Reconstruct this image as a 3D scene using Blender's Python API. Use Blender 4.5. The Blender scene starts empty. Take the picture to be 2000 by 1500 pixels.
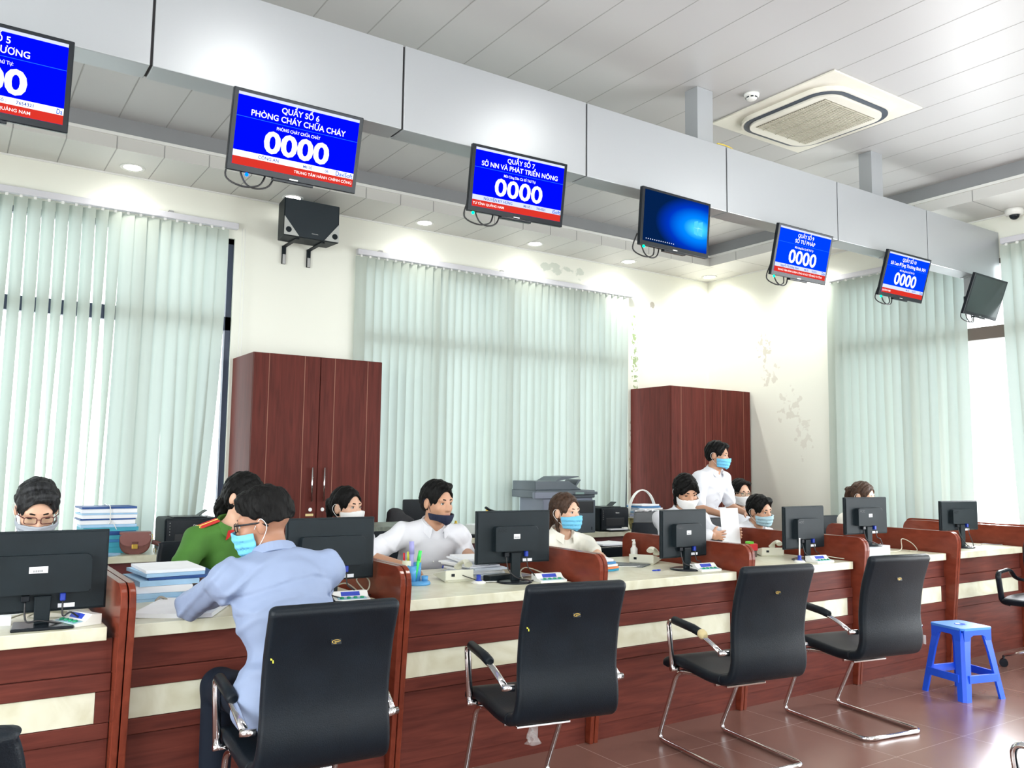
import bpy, bmesh, math, random
import numpy as np
from mathutils import Vector, Matrix, Euler
random.seed(7)
C = bpy.context.scene.collection
PI = math.pi
R = math.radians

# ------------------------------------------------------------------ camera, world, exposure, large lights
cam_data = bpy.data.cameras.new('camera')
cam = bpy.data.objects.new('camera', cam_data)
C.objects.link(cam)
yaw, pitch, roll = R(33.8816), R(5.4546), R(0.6710)
F = Vector((math.sin(yaw)*math.cos(pitch), math.cos(yaw)*math.cos(pitch), math.sin(pitch)))
Rt = Vector((math.cos(yaw), -math.sin(yaw), 0))
U = Rt.cross(F)
R2 = math.cos(roll)*Rt + math.sin(roll)*U
U2 = -math.sin(roll)*Rt + math.cos(roll)*U
cam.matrix_world = Matrix(((R2.x, U2.x, -F.x, 0), (R2.y, U2.y, -F.y, 0), (R2.z, U2.z, -F.z, 1.5), (0, 0, 0, 1)))
cam_data.sensor_width = 36
cam_data.lens = 1660.2/2000*36
cam_data.clip_start = 0.05
bpy.context.scene.camera = cam

world = bpy.data.worlds.new('world')
bpy.context.scene.world = world
world.use_nodes = True
bg = world.node_tree.nodes['Background']
bg.inputs[0].default_value = (0.93, 0.97, 1.0, 1)
bg.inputs[1].default_value = 3.6

vs = bpy.context.scene.view_settings
vs.view_transform = 'Standard'
vs.look = 'None'
vs.exposure = 0.26
vs.gamma = 1.0
vs.use_curve_mapping = False

def area_light(name, loc, rot, sx, sy, power, color=(1, 1, 1)):
    d = bpy.data.lights.new(name, 'AREA')
    d.shape = 'RECTANGLE'; d.size = sx; d.size_y = sy; d.energy = power; d.color = color
    o = bpy.data.objects.new(name, d); C.objects.link(o)
    o.location = loc; o.rotation_euler = rot
    return o
# fill lamps added inside unseen front and left windows; daylight from the right
area_light('fill_front_a', (-1.2, -3.88, 2.0), (R(90), 0, 0), 3.2, 2.8, 90, (0.97, 0.99, 1.0))
area_light('fill_front_b', (4.2, -3.88, 2.0), (R(90), 0, 0), 4.2, 2.8, 130, (0.97, 0.99, 1.0))
area_light('fill_left', (-3.38, 1.5, 2.0), (R(90), 0, R(-90)), 4.0, 2.6, 230, (0.98, 1.0, 1.0))
area_light('daylight_right', (8.14, 0.6, 1.8), (R(90), 0, R(90)), 3.6, 2.8, 190, (0.97, 0.98, 1.0))

area_light('daylight_blind_gap', (8.19, 4.12, 1.75), (R(90), 0, R(90)), 0.26, 2.2, 55, (0.97, 0.98, 1.0))

# ------------------------------------------------------------------ object helpers
def tag(o, label=None, cat=None, group=None, kind=None):
    if label: o['label'] = label
    if cat: o['category'] = cat
    if group: o['group'] = group
    if kind: o['kind'] = kind
    return o

def thing(name, label, cat, loc=(0, 0, 0), rz=0.0, group=None):
    o = bpy.data.objects.new(name, None)
    C.objects.link(o)
    o.empty_display_size = 0.1
    o.location = loc; o.rotation_euler = (0, 0, rz)
    return tag(o, label, cat, group)

def dup(root, loc=None, rz=None, label=None, group=None):
    def rec(o, parent):
        c = o.copy(); C.objects.link(c)
        if parent is not None: c.parent = parent
        for ch in list(o.children): rec(ch, c)
        return c
    r = rec(root, None)
    if loc is not None: r.location = loc
    if rz is not None: r.rotation_euler = (0, 0, rz)
    if label: r['label'] = label
    if group: r['group'] = group
    return r

class MB:
    """collects shapes, then links them as one mesh object"""
    def __init__(self):
        self.bm = bmesh.new(); self.mi = 0
    def _add(self, verts, faces, smooth=False):
        vs_ = [self.bm.verts.new(v) for v in verts]
        out = []
        for f in faces:
            try:
                fc = self.bm.faces.new([vs_[i] for i in f]); fc.smooth = smooth; fc.material_index = self.mi
                out.append(fc)
            except ValueError: pass
        return vs_, out
    def box(self, x0, x1, y0, y1, z0, z1, bev=0.0, M=None, seg=2):
        v = [Vector(p) for p in ((x0,y0,z0),(x1,y0,z0),(x1,y1,z0),(x0,y1,z0),(x0,y0,z1),(x1,y0,z1),(x1,y1,z1),(x0,y1,z1))]
        if M is not None: v = [M @ p for p in v]
        vv, ff = self._add(v, [(0,3,2,1),(4,5,6,7),(0,1,5,4),(1,2,6,5),(2,3,7,6),(3,0,4,7)])
        if bev > 0:
            es = set(e for f in ff for e in f.edges)
            r = bmesh.ops.bevel(self.bm, geom=list(es), offset=bev, segments=seg, affect='EDGES', profile=0.5)
            for f in r['faces']: f.material_index = self.mi
        return self
    def prism(self, poly, d0, d1, axis='y', M=None, smooth=False, bev=0.0):
        """poly: 2-D outline; extruded along axis between d0 and d1"""
        def mk(a, b, d):
            return Vector({'y': (a, d, b), 'x': (d, a, b), 'z': (a, b, d)}[axis])
        n = len(poly)
        v = [mk(a, b, d0) for a, b in poly] + [mk(a, b, d1) for a, b in poly]
        if M is not None: v = [M @ p for p in v]
        faces = [tuple(range(n)), tuple(range(2*n-1, n-1, -1))]
        vv, ff = self._add(v, faces)
        _, sf = [], []
        for i in range(n):
            j = (i+1) % n
            try:
                fc = self.bm.faces.new((vv[i], vv[i+n], vv[j+n], vv[j])); fc.smooth = smooth; fc.material_index = self.mi; ff.append(fc)
            except ValueError: pass
        if bev > 0:
            caps = ff[:2]
            es = set(e for f in caps for e in f.edges)
            r = bmesh.ops.bevel(self.bm, geom=list(es), offset=bev, segments=2, affect='EDGES', profile=0.5)
            for f in r['faces']: f.material_index = self.mi; f.smooth = smooth
        return self
    def tube(self, pts, r, seg=8, closed=False, flat=None, up=(0, 0, 1)):
        """sweep a circle (or an oval: flat=(ra, rb)) along points; r may be a list"""
        P = [Vector(p) for p in pts]; n = len(P)
        rr = r if isinstance(r, (list, tuple)) else [r]*n
        rings = []
        prevN = None
        for i in range(n):
            if closed: t = (P[(i+1) % n]-P[i-1])
            else: t = (P[min(i+1, n-1)]-P[max(i-1, 0)])
            if t.length < 1e-9: t = Vector((0, 0, 1))
            t.normalize()
            if prevN is None:
                a = Vector(up)
                if abs(a.dot(t)) > 0.95: a = Vector((1, 0, 0))
                N = (a - a.dot(t)*t).normalized()
            else:
                N = (prevN - prevN.dot(t)*t)
                if N.length < 1e-6: N = t.orthogonal()
                N.normalize()
            prevN = N
            B = t.cross(N)
            ra, rb = (flat if flat else (1, 1))
            rings.append([P[i] + N*math.cos(2*PI*k/seg)*rr[i]*ra + B*math.sin(2*PI*k/seg)*rr[i]*rb for k in range(seg)])
        v = [p for ring in rings for p in ring]
        f = []
        m = n if closed else n-1
        for i in range(m):
            for k in range(seg):
                a = i*seg+k; b = i*seg+(k+1) % seg; c = ((i+1) % n)*seg+(k+1) % seg; d = ((i+1) % n)*seg+k
                f.append((a, b, c, d))
        vv, ff = self._add(v, f, True)
        if not closed:
            for idx in (0, n-1):
                ring = vv[idx*seg:(idx+1)*seg]
                try:
                    fc = self.bm.faces.new(ring if idx else ring[::-1]); fc.material_index = self.mi
                except ValueError: pass
        return self
    def cyl(self, p0, p1, r0, r1=None, seg=20):
        return self.tube([p0, p1], [r0, r0 if r1 is None else r1], seg)
    def lathe(self, prof, c=(0, 0, 0), seg=28, M=None):
        v = []; n = len(prof)
        for (r, z) in prof:
            for k in range(seg):
                a = 2*PI*k/seg
                p = Vector((c[0]+r*math.cos(a), c[1]+r*math.sin(a), c[2]+z))
                v.append(M @ p if M is not None else p)
        f = [(i*seg+k, i*seg+(k+1) % seg, (i+1)*seg+(k+1) % seg, (i+1)*seg+k) for i in range(n-1) for k in range(seg)]
        vv, _ = self._add(v, f, True)
        for i, rev in ((0, True), (n-1, False)):
            ring = vv[i*seg:(i+1)*seg]
            if prof[i][0] > 1e-5:
                try:
                    fc = self.bm.faces.new(ring[::-1] if rev else ring); fc.material_index = self.mi
                except ValueError: pass
        return self
    def ball(self, c, r, seg=16, M=None):
        rx, ry, rz = r if isinstance(r, (tuple, list)) else (r, r, r)
        rings = seg//2
        v = []
        for i in range(rings+1):
            th = PI*i/rings
            for k in range(seg):
                a = 2*PI*k/seg
                p = Vector((rx*math.sin(th)*math.cos(a), ry*math.sin(th)*math.sin(a), -rz*math.cos(th)))
                if M is not None: p = M @ p
                v.append(p+Vector(c))
        f = [(i*seg+k, i*seg+(k+1) % seg, (i+1)*seg+(k+1) % seg, (i+1)*seg+k) for i in range(rings) for k in range(seg)]
        self._add(v, f, True)
        return self
    def sheet(self, fn, nu, nv, smooth=True):
        v = [Vector(fn(i/nu, j/nv)) for j in range(nv+1) for i in range(nu+1)]
        f = [(j*(nu+1)+i, j*(nu+1)+i+1, (j+1)*(nu+1)+i+1, (j+1)*(nu+1)+i) for j in range(nv) for i in range(nu)]
        self._add(v, f, smooth)
        return self
    def quad(self, pts):
        self._add([Vector(p) for p in pts], [tuple(range(len(pts)))]); return self
    def build(self, name, mat, parent=None, kind=None, weld=True, label=None):
        if weld: bmesh.ops.remove_doubles(self.bm, verts=self.bm.verts, dist=1e-5)
        bmesh.ops.recalc_face_normals(self.bm, faces=self.bm.faces)
        me = bpy.data.meshes.new(name); self.bm.to_mesh(me); self.bm.free()
        for m in (mat if isinstance(mat, (list, tuple)) else [mat]): me.materials.append(m)
        o = bpy.data.objects.new(name, me); C.objects.link(o)
        if parent is not None: o.parent = parent
        if kind: o['kind'] = kind
        if label: o['label'] = label
        return o

def rrect(x0, x1, z0, z1, r, n=5):
    """rounded rectangle outline; r may be 4 radii (bl, br, tr, tl)"""
    rs = r if isinstance(r, (tuple, list)) else (r,)*4
    out = []
    for (cx, cz, a0, q) in ((x0, z0, PI, rs[0]), (x1, z0, 1.5*PI, rs[1]), (x1, z1, 0, rs[2]), (x0, z1, 0.5*PI, rs[3])):
        sx = 1 if cx == x0 else -1; sz = 1 if cz == z0 else -1
        if q <= 0: out.append((cx, cz)); continue
        for k in range(n+1):
            a = a0+0.5*PI*k/n
            out.append((cx+sx*q+q*math.cos(a), cz+sz*q+q*math.sin(a)))
    return out

def arc_pts(pts, r, n=5):
    """polyline with its inner corners rounded by radius r"""
    P = [Vector(p) for p in pts]; out = [P[0]]
    for i in range(1, len(P)-1):
        a = (P[i-1]-P[i]); b = (P[i+1]-P[i])
        rr = min(r, a.length*0.49, b.length*0.49)
        A = P[i]+a.normalized()*rr; B = P[i]+b.normalized()*rr
        for k in range(n+1):
            t = k/n
            out.append((1-t)**2*A+2*t*(1-t)*P[i]+t*t*B)
    out.append(P[-1])
    return out

def smooth_pts(pts, n=6, closed=False):
    P = [Vector(p) for p in pts]; m = len(P); out = []
    for i in range(m if closed else m-1):
        p0 = P[(i-1) % m] if (closed or i > 0) else P[i]
        p1 = P[i]; p2 = P[(i+1) % m]
        p3 = P[(i+2) % m] if (closed or i+2 < m) else p2
        for k in range(n):
            t = k/n
            out.append(0.5*((2*p1)+(-p0+p2)*t+(2*p0-5*p1+4*p2-p3)*t*t+(-p0+3*p1-3*p2+p3)*t**3))
    if not closed: out.append(P[-1])
    return out

# ------------------------------------------------------------------ materials
MATS = {}
def srgb(r, g, b):
    return tuple(((c/255)/12.92 if c/255 <= 0.04045 else ((c/255+0.055)/1.055)**2.4) for c in (r, g, b))
def mat(name, col, rough=0.5, metal=0.0, noise=0.0, nscale=8.0, bump=0.0, bscale=60.0, spec=0.5, coat=0.0, stretch=None, sub=0.0):
    if name in MATS: return MATS[name]
    m = bpy.data.materials.new(name); m.use_nodes = True
    nt = m.node_tree; b = nt.nodes['Principled BSDF']
    b.inputs['Base Color'].default_value = (*col, 1)
    b.inputs['Roughness'].default_value = rough
    b.inputs['Metallic'].default_value = metal
    b.inputs['Specular IOR Level'].default_value = spec
    if coat: b.inputs['Coat Weight'].default_value = coat; b.inputs['Coat Roughness'].default_value = 0.15
    if sub:
        b.inputs['Subsurface Weight'].default_value = sub
        b.inputs['Subsurface Radius'].default_value = (0.01, 0.004, 0.002)
    tc = nt.nodes.new('ShaderNodeTexCoord')
    src = tc.outputs['Object']
    if stretch:
        mp = nt.nodes.new('ShaderNodeMapping'); mp.inputs['Scale'].default_value = stretch
        nt.links.new(src, mp.inputs['Vector']); src = mp.outputs['Vector']
    n = nt.nodes.new('ShaderNodeTexNoise'); n.inputs['Scale'].default_value = nscale; n.inputs['Detail'].default_value = 5
    nt.links.new(src, n.inputs['Vector'])
    k = max(noise, 0.02)
    mx = nt.nodes.new('ShaderNodeMix'); mx.data_type = 'RGBA'
    mx.inputs[6].default_value = (*[c*(1-k) for c in col], 1); mx.inputs[7].default_value = (*[min(1, c*(1+k)) for c in col], 1)
    rp = nt.nodes.new('ShaderNodeMapRange'); rp.inputs[1].default_value = 0.3; rp.inputs[2].default_value = 0.7
    nt.links.new(n.outputs['Fac'], rp.inputs[0]); nt.links.new(rp.outputs[0], mx.inputs[0])
    nt.links.new(mx.outputs[2], b.inputs['Base Color'])
    if bump:
        n2 = nt.nodes.new('ShaderNodeTexNoise'); n2.inputs['Scale'].default_value = bscale; n2.inputs['Detail'].default_value = 3
        nt.links.new(src, n2.inputs['Vector'])
        bp = nt.nodes.new('ShaderNodeBump'); bp.inputs['Strength'].default_value = bump; bp.inputs['Distance'].default_value = 0.004
        nt.links.new(n2.outputs['Fac'], bp.inputs['Height']); nt.links.new(bp.outputs[0], b.inputs['Normal'])
    MATS[name] = m
    return m
def emis(name, col, strength=1.0):
    if name in MATS: return MATS[name]
    m = bpy.data.materials.new(name); m.use_nodes = True
    nt = m.node_tree; nt.nodes.clear()
    e = nt.nodes.new('ShaderNodeEmission'); e.inputs[0].default_value = (*col, 1); e.inputs[1].default_value = strength
    o = nt.nodes.new('ShaderNodeOutputMaterial'); nt.links.new(e.outputs[0], o.inputs[0])
    MATS[name] = m
    return m

def wood_mat(name, dark, light, rough, axis_scale, coat=0.0):
    m = bpy.data.materials.new(name); m.use_nodes = True
    nt = m.node_tree; b = nt.nodes['Principled BSDF']
    tc = nt.nodes.new('ShaderNodeTexCoord'); mp = nt.nodes.new('ShaderNodeMapping')
    mp.inputs['Scale'].default_value = axis_scale
    nt.links.new(tc.outputs['Object'], mp.inputs['Vector'])
    n = nt.nodes.new('ShaderNodeTexNoise'); n.inputs['Scale'].default_value = 3.0; n.inputs['Detail'].default_value = 8; n.inputs['Distortion'].default_value = 0.6
    nt.links.new(mp.outputs[0], n.inputs['Vector'])
    cr = nt.nodes.new('ShaderNodeValToRGB')
    cr.color_ramp.elements[0].position = 0.3; cr.color_ramp.elements[0].color = (*dark, 1)
    cr.color_ramp.elements[1].position = 0.72; cr.color_ramp.elements[1].color = (*light, 1)
    nt.links.new(n.outputs['Fac'], cr.inputs[0]); nt.links.new(cr.outputs[0], b.inputs['Base Color'])
    b.inputs['Roughness'].default_value = rough
    b.inputs['Specular IOR Level'].default_value = 0.12
    b.inputs['Coat Weight'].default_value = coat; b.inputs['Coat Roughness'].default_value = 0.12
    MATS[name] = m
    return m

M_wood = wood_mat('red_wood_grain_long', (0.090, 0.023, 0.018), (0.150, 0.038, 0.027), 0.42, (1.2, 14, 14), 0.0)
M_woodv = wood_mat('red_wood_grain_upright', (0.075, 0.016, 0.012), (0.130, 0.027, 0.020), 0.45, (12, 12, 0.8), 0.0)
M_woodp = wood_mat('red_wood_partition', (0.135, 0.026, 0.014), (0.215, 0.045, 0.024), 0.25, (8, 2.0, 5), 0.15)
M_groove = mat('groove_tan', (0.30, 0.13, 0.08), 0.6)
M_darkgap = mat('dark_gap', (0.01, 0.008, 0.01), 0.7)
M_black = mat('black_plastic', (0.009, 0.015, 0.019), 0.5, spec=0.2, noise=0.15, bump=0.08, bscale=400)
M_black2 = mat('black_plastic_glossy', (0.008, 0.011, 0.015), 0.25, spec=0.25)
M_leather = mat('black_leather', (0.005, 0.009, 0.014), 0.42, spec=0.22, noise=0.2, bump=0.25, bscale=260)
M_chrome = mat('chrome', (0.78, 0.78, 0.80), 0.12, 1.0)
M_steel = mat('brushed_steel', (0.62, 0.62, 0.62), 0.3, 1.0)
M_white = mat('white_plastic', (0.78, 0.79, 0.76), 0.4)
M_cream = mat('cream_plastic', (0.72, 0.72, 0.60), 0.4)
M_paper = mat('white_paper', (0.84, 0.86, 0.90), 0.8, noise=0.03)
M_blueplug = mat('blue_plug', (0.01, 0.04, 0.38), 0.4)
M_bluef = mat('blue_folder', (0.05, 0.22, 0.50), 0.6, noise=0.15)
M_bluel = mat('pale_blue_folder', (0.36, 0.58, 0.80), 0.6, noise=0.1)
M_teal = mat('teal_folder', (0.05, 0.36, 0.48), 0.6, noise=0.12)
M_navy = mat('navy_folder', (0.015, 0.07, 0.26), 0.55)
M_cable = mat('ivory_cable', (0.55, 0.53, 0.42), 0.5)
M_bcable = mat('black_cable', (0.012, 0.012, 0.014), 0.5)
M_darkred = mat('dark_red_board', (0.12, 0.022, 0.022), 0.45, noise=0.1)
M_skin = mat('skin_tan', (0.50, 0.27, 0.17), 0.5, noise=0.06, nscale=12, sub=0.12)
M_skinl = mat('skin_light', (0.66, 0.40, 0.28), 0.5, noise=0.05, nscale=12, sub=0.12)
M_lip = mat('lips', (0.34, 0.12, 0.10), 0.45)
M_hair = mat('black_hair', (0.0035, 0.0035, 0.0035), 0.6, spec=0.15, noise=0.4, nscale=30, bump=0.8, bscale=70, stretch=(3, 1, 0.6))
M_hairb = mat('brown_hair', (0.050, 0.026, 0.016), 0.5, spec=0.25, noise=0.4, nscale=30, bump=0.8, bscale=70, stretch=(3, 1, 0.6))
M_hairg = mat('greying_hair', (0.016, 0.017, 0.019), 0.5, spec=0.25, noise=0.8, nscale=30, bump=0.8, bscale=70, stretch=(3, 1, 0.6))
M_shirtw = mat('white_shirt', (0.70, 0.71, 0.76), 0.75, bump=0.25, bscale=30)
M_shirtc = mat('cream_blouse', (0.80, 0.78, 0.70), 0.75, bump=0.15, bscale=30)
M_shirtb = mat('light_blue_shirt', (0.225, 0.285, 0.43), 0.7, bump=0.2, bscale=30)
M_green = mat('green_uniform', (0.050, 0.165, 0.020), 0.8, noise=0.1, bump=0.15, bscale=60)
M_maskb = mat('blue_mask', (0.16, 0.52, 0.78), 0.8)
M_maskp = mat('pale_blue_mask', (0.42, 0.62, 0.72), 0.8)
M_maskw = mat('white_mask', (0.80, 0.80, 0.80), 0.8)
M_maskn = mat('navy_mask', (0.008, 0.014, 0.045), 0.8)
M_trouser = mat('dark_trousers', (0.012, 0.014, 0.022), 0.8, bump=0.15, bscale=60)
M_gold = mat('gold', (0.75, 0.50, 0.10), 0.3, 1.0)
M_red = mat('red_cloth', (0.55, 0.02, 0.02), 0.6)
M_eye = mat('eye_white', (0.6, 0.58, 0.55), 0.3)
M_iris = mat('eye_iris', (0.012, 0.008, 0.006), 0.2)

# worktop laminate: cream with soft marbling
def marble(name, a, b_, rough):
    m = bpy.data.materials.new(name); m.use_nodes = True
    nt = m.node_tree; b = nt.nodes['Principled BSDF']
    tc = nt.nodes.new('ShaderNodeTexCoord')
    n = nt.nodes.new('ShaderNodeTexNoise'); n.inputs['Scale'].default_value = 5.0; n.inputs['Detail'].default_value = 7; n.inputs['Distortion'].default_value = 1.6
    nt.links.new(tc.outputs['Object'], n.inputs['Vector'])
    cr = nt.nodes.new('ShaderNodeValToRGB')
    cr.color_ramp.elements[0].position = 0.35; cr.color_ramp.elements[0].color = (*a, 1)
    cr.color_ramp.elements[1].position = 0.62; cr.color_ramp.elements[1].color = (*b_, 1)
    nt.links.new(n.outputs['Fac'], cr.inputs[0]); nt.links.new(cr.outputs[0], b.inputs['Base Color'])
    b.inputs['Roughness'].default_value = rough
    return m
M_top = marble('cream_marbled_laminate', (0.60, 0.585, 0.43), (0.715, 0.715, 0.575), 0.3)
# ------------------------------------------------------------------ setting
def nodes_of(name):
    m = bpy.data.materials.new(name); m.use_nodes = True
    return m, m.node_tree, m.node_tree.nodes['Principled BSDF']
def math_node(nt, op, a, b=None, c=None):
    n = nt.nodes.new('ShaderNodeMath'); n.operation = op
    for i, v in enumerate((a, b, c)):
        if v is None: continue
        if isinstance(v, (int, float)): n.inputs[i].default_value = v
        else: nt.links.new(v, n.inputs[i])
    return n.outputs[0]
def line_mask(nt, coord, off, pitch, half, soft=0.4):
    s = math_node(nt, 'SUBTRACT', coord, off)
    p = math_node(nt, 'PINGPONG', s, pitch/2)
    mr = nt.nodes.new('ShaderNodeMapRange'); mr.inputs[1].default_value = half*(1-soft); mr.inputs[2].default_value = half*(1+soft)
    mr.inputs[3].default_value = 1; mr.inputs[4].default_value = 0
    nt.links.new(p, mr.inputs[0]); return mr.outputs[0]
def mixc(nt, fac, a, b):
    n = nt.nodes.new('ShaderNodeMix'); n.data_type = 'RGBA'
    for i, v in ((6, a), (7, b)):
        if isinstance(v, tuple): n.inputs[i].default_value = (*v, 1)
        else: nt.links.new(v, n.inputs[i])
    if isinstance(fac, (int, float)): n.inputs[0].default_value = fac
    else: nt.links.new(fac, n.inputs[0])
    return n.outputs[2]

def panel_ceiling(name, col, axis, off, rough, pitch=0.35, line=(0.30, 0.30, 0.29)):
    m, nt, b = nodes_of(name)
    tc = nt.nodes.new('ShaderNodeTexCoord'); sp = nt.nodes.new('ShaderNodeSeparateXYZ')
    nt.links.new(tc.outputs['Object'], sp.inputs[0])
    mk = line_mask(nt, sp.outputs[axis], off, pitch, 0.004)
    nt.links.new(mixc(nt, mk, col, line), b.inputs['Base Color'])
    b.inputs['Roughness'].default_value = rough
    s = math_node(nt, 'SUBTRACT', 1.0, mk)
    bp = nt.nodes.new('ShaderNodeBump'); bp.inputs['Strength'].default_value = 0.6; bp.inputs['Distance'].default_value = 0.006
    nt.links.new(s, bp.inputs['Height']); nt.links.new(bp.outputs[0], b.inputs['Normal'])
    return m
M_ceil = panel_ceiling('ceiling_metal_panels', (0.47, 0.47, 0.47), 0, 0.3065, 0.42)
M_soffit = panel_ceiling('soffit_metal_panels', (0.60, 0.60, 0.57), 0, 0.3065, 0.45)
M_soffity = panel_ceiling('soffit_metal_panels_cross', (0.64, 0.64, 0.62), 1, 0.05, 0.45, pitch=0.55)
M_cove = mat('cove_grey', (0.26, 0.27, 0.28), 0.5)

# floor: large brown glazed tiles
M_floor, nt, b = nodes_of('brown_floor_tiles')
tc = nt.nodes.new('ShaderNodeTexCoord'); sp = nt.nodes.new('ShaderNodeSeparateXYZ'); nt.links.new(tc.outputs['Object'], sp.inputs[0])
mk = math_node(nt, 'MAXIMUM', line_mask(nt, sp.outputs[0], 4.925, 0.655, 0.0018), line_mask(nt, sp.outputs[1], 2.70, 0.655, 0.0018))
n = nt.nodes.new('ShaderNodeTexNoise'); n.inputs['Scale'].default_value = 2.5; n.inputs['Detail'].default_value = 6; nt.links.new(tc.outputs['Object'], n.inputs['Vector'])
base = mixc(nt, n.outputs['Fac'], (0.165, 0.082, 0.066), (0.215, 0.115, 0.092))
nt.links.new(mixc(nt, mk, base, (0.38, 0.27, 0.23)), b.inputs['Base Color'])
b.inputs['Roughness'].default_value = 0.24
b.inputs['Specular IOR Level'].default_value = 0.5

def wall_paint(name, patches):
    """painted plaster; patches: (axis, u, z, ru, rz, colour, noise scale, threshold) areas of flaking paint and mould"""
    m, nt, b = nodes_of(name)
    tc = nt.nodes.new('ShaderNodeTexCoord'); sp = nt.nodes.new('ShaderNodeSeparateXYZ'); nt.links.new(tc.outputs['Object'], sp.inputs[0])
    col = (0.80, 0.81, 0.72)
    n0 = nt.nodes.new('ShaderNodeTexNoise'); n0.inputs['Scale'].default_value = 1.3; nt.links.new(tc.outputs['Object'], n0.inputs['Vector'])
    cur = mixc(nt, n0.outputs['Fac'], (0.79, 0.80, 0.71), (0.83, 0.84, 0.76))
    for (ax, u, z, ru, rz, c, ns, th) in patches:
        du = math_node(nt, 'DIVIDE', math_node(nt, 'SUBTRACT', sp.outputs[ax], u), ru)
        dz = math_node(nt, 'DIVIDE', math_node(nt, 'SUBTRACT', sp.outputs[2], z), rz)
        d = math_node(nt, 'ADD', math_node(nt, 'MULTIPLY', du, du), math_node(nt, 'MULTIPLY', dz, dz))
        fall = math_node(nt, 'MAXIMUM', math_node(nt, 'SUBTRACT', 1.0, d), 0.0)
        n = nt.nodes.new('ShaderNodeTexNoise'); n.inputs['Scale'].default_value = ns; n.inputs['Detail'].default_value = 6
        nt.links.new(tc.outputs['Object'], n.inputs['Vector'])
        s = math_node(nt, 'MULTIPLY', n.outputs['Fac'], math_node(nt, 'POWER', fall, 0.4))
        mr = nt.nodes.new('ShaderNodeMapRange'); mr.inputs[1].default_value = th; mr.inputs[2].default_value = th+0.03
        nt.links.new(s, mr.inputs[0])
        cur = mixc(nt, mr.outputs[0], cur, c)
    nt.links.new(cur, b.inputs['Base Color'])
    b.inputs['Roughness'].default_value = 0.6
    return m
M_wallb = wall_paint('wall_paint_back', [
    (0, 6.97, 2.85, 0.09, 0.75, (0.30, 0.40, 0.20), 22, 0.47),
    (0, 6.97, 1.60, 0.12, 1.3, (0.52, 0.47, 0.36), 9, 0.42),
    (0, 5.95, 3.74, 0.75, 0.14, (0.62, 0.66, 0.58), 7, 0.50),
    (0, 7.26, 3.50, 0.05, 0.06, (0.45, 0.42, 0.36), 14, 0.36)])
M_wallr = wall_paint('wall_paint_right', [
    (1, 6.78, 2.95, 0.22, 0.30, (0.60, 0.58, 0.50), 16, 0.50),
    (1, 6.72, 2.60, 0.25, 0.25, (0.66, 0.64, 0.56), 13, 0.49),
    (1, 6.45, 2.25, 0.30, 0.35, (0.70, 0.69, 0.61), 11, 0.49),
    (1, 6.25, 1.85, 0.20, 0.40, (0.72, 0.71, 0.63), 11, 0.49)])
M_wallp = wall_paint('wall_paint_plain', [])

def struct(name, mb, m, label=None):
    return mb.build(name, m, kind='structure', label=label)
XL, XR, YF, YB = -3.5, 8.25, -4.0, 7.70
ZS, ZC = 3.92, 4.17
struct('floor', MB().box(XL-0.2, XR+0.2, YF-0.2, YB+0.2, -0.1, 0), M_floor)
# back wall with two window openings
W1 = (-1.5, 2.12, 0.62, 3.52); W2 = (3.34, 6.86, 0.62, 3.46)
mb = MB()
for (x0, x1) in ((XL-0.2, W1[0]), (W1[1], W2[0]), (W2[1], XR+0.22)): mb.box(x0, x1, YB, YB+0.22, 0, 4.3)
for w in (W1, W2):
    mb.box(w[0], w[1], YB, YB+0.22, 0, w[2]); mb.box(w[0], w[1], YB, YB+0.22, w[3], 4.3)
struct('wall_back', mb, M_wallb)
# right wall: one tall opening
W3 = (2.9, 5.80, 0.12, 3.52)
mb = MB().box(XR, XR+0.22, W3[1], YB, 0, 4.3).box(XR, XR+0.22, W3[0], W3[1], W3[3], 4.3).box(XR, XR+0.22, W3[0], W3[1], 0, W3[2])
W4 = (-1.3, 2.5, 0.12, 3.4)
mb.box(XR, XR+0.22, W4[1], W3[0], 0, 4.3).box(XR, XR+0.22, W4[0], W4[1], W4[3], 4.3).box(XR, XR+0.22, W4[0], W4[1], 0, W4[2]).box(XR, XR+0.22, YF-0.2, W4[0], 0, 4.3)
struct('wall_right', mb, M_wallr)
# left wall and front wall with glazed openings, behind the camera
WL = (-0.6, 3.6, 0.9, 3.4)
mb = MB().box(XL-0.2, XL, YF-0.2, WL[0], 0, 4.3).box(XL-0.2, XL, WL[1], YB, 0, 4.3).box(XL-0.2, XL, WL[0], WL[1], 0, WL[2]).box(XL-0.2, XL, WL[0], WL[1], WL[3], 4.3)
struct('wall_left', mb, M_wallp)
FA = (-2.9, 0.5); FB = (2.0, 6.4)
mb = MB()
for (x0, x1) in ((XL, FA[0]), (FA[1], FB[0]), (FB[1], XR)): mb.box(x0, x1, YF-0.2, YF, 0, 4.3)
for (x0, x1) in (FA, FB): mb.box(x0, x1, YF-0.2, YF, 3.5, 4.3).box(x0, x1, YF-0.2, YF, 0, 0.5)
struct('wall_front', mb, M_wallp)
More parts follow.
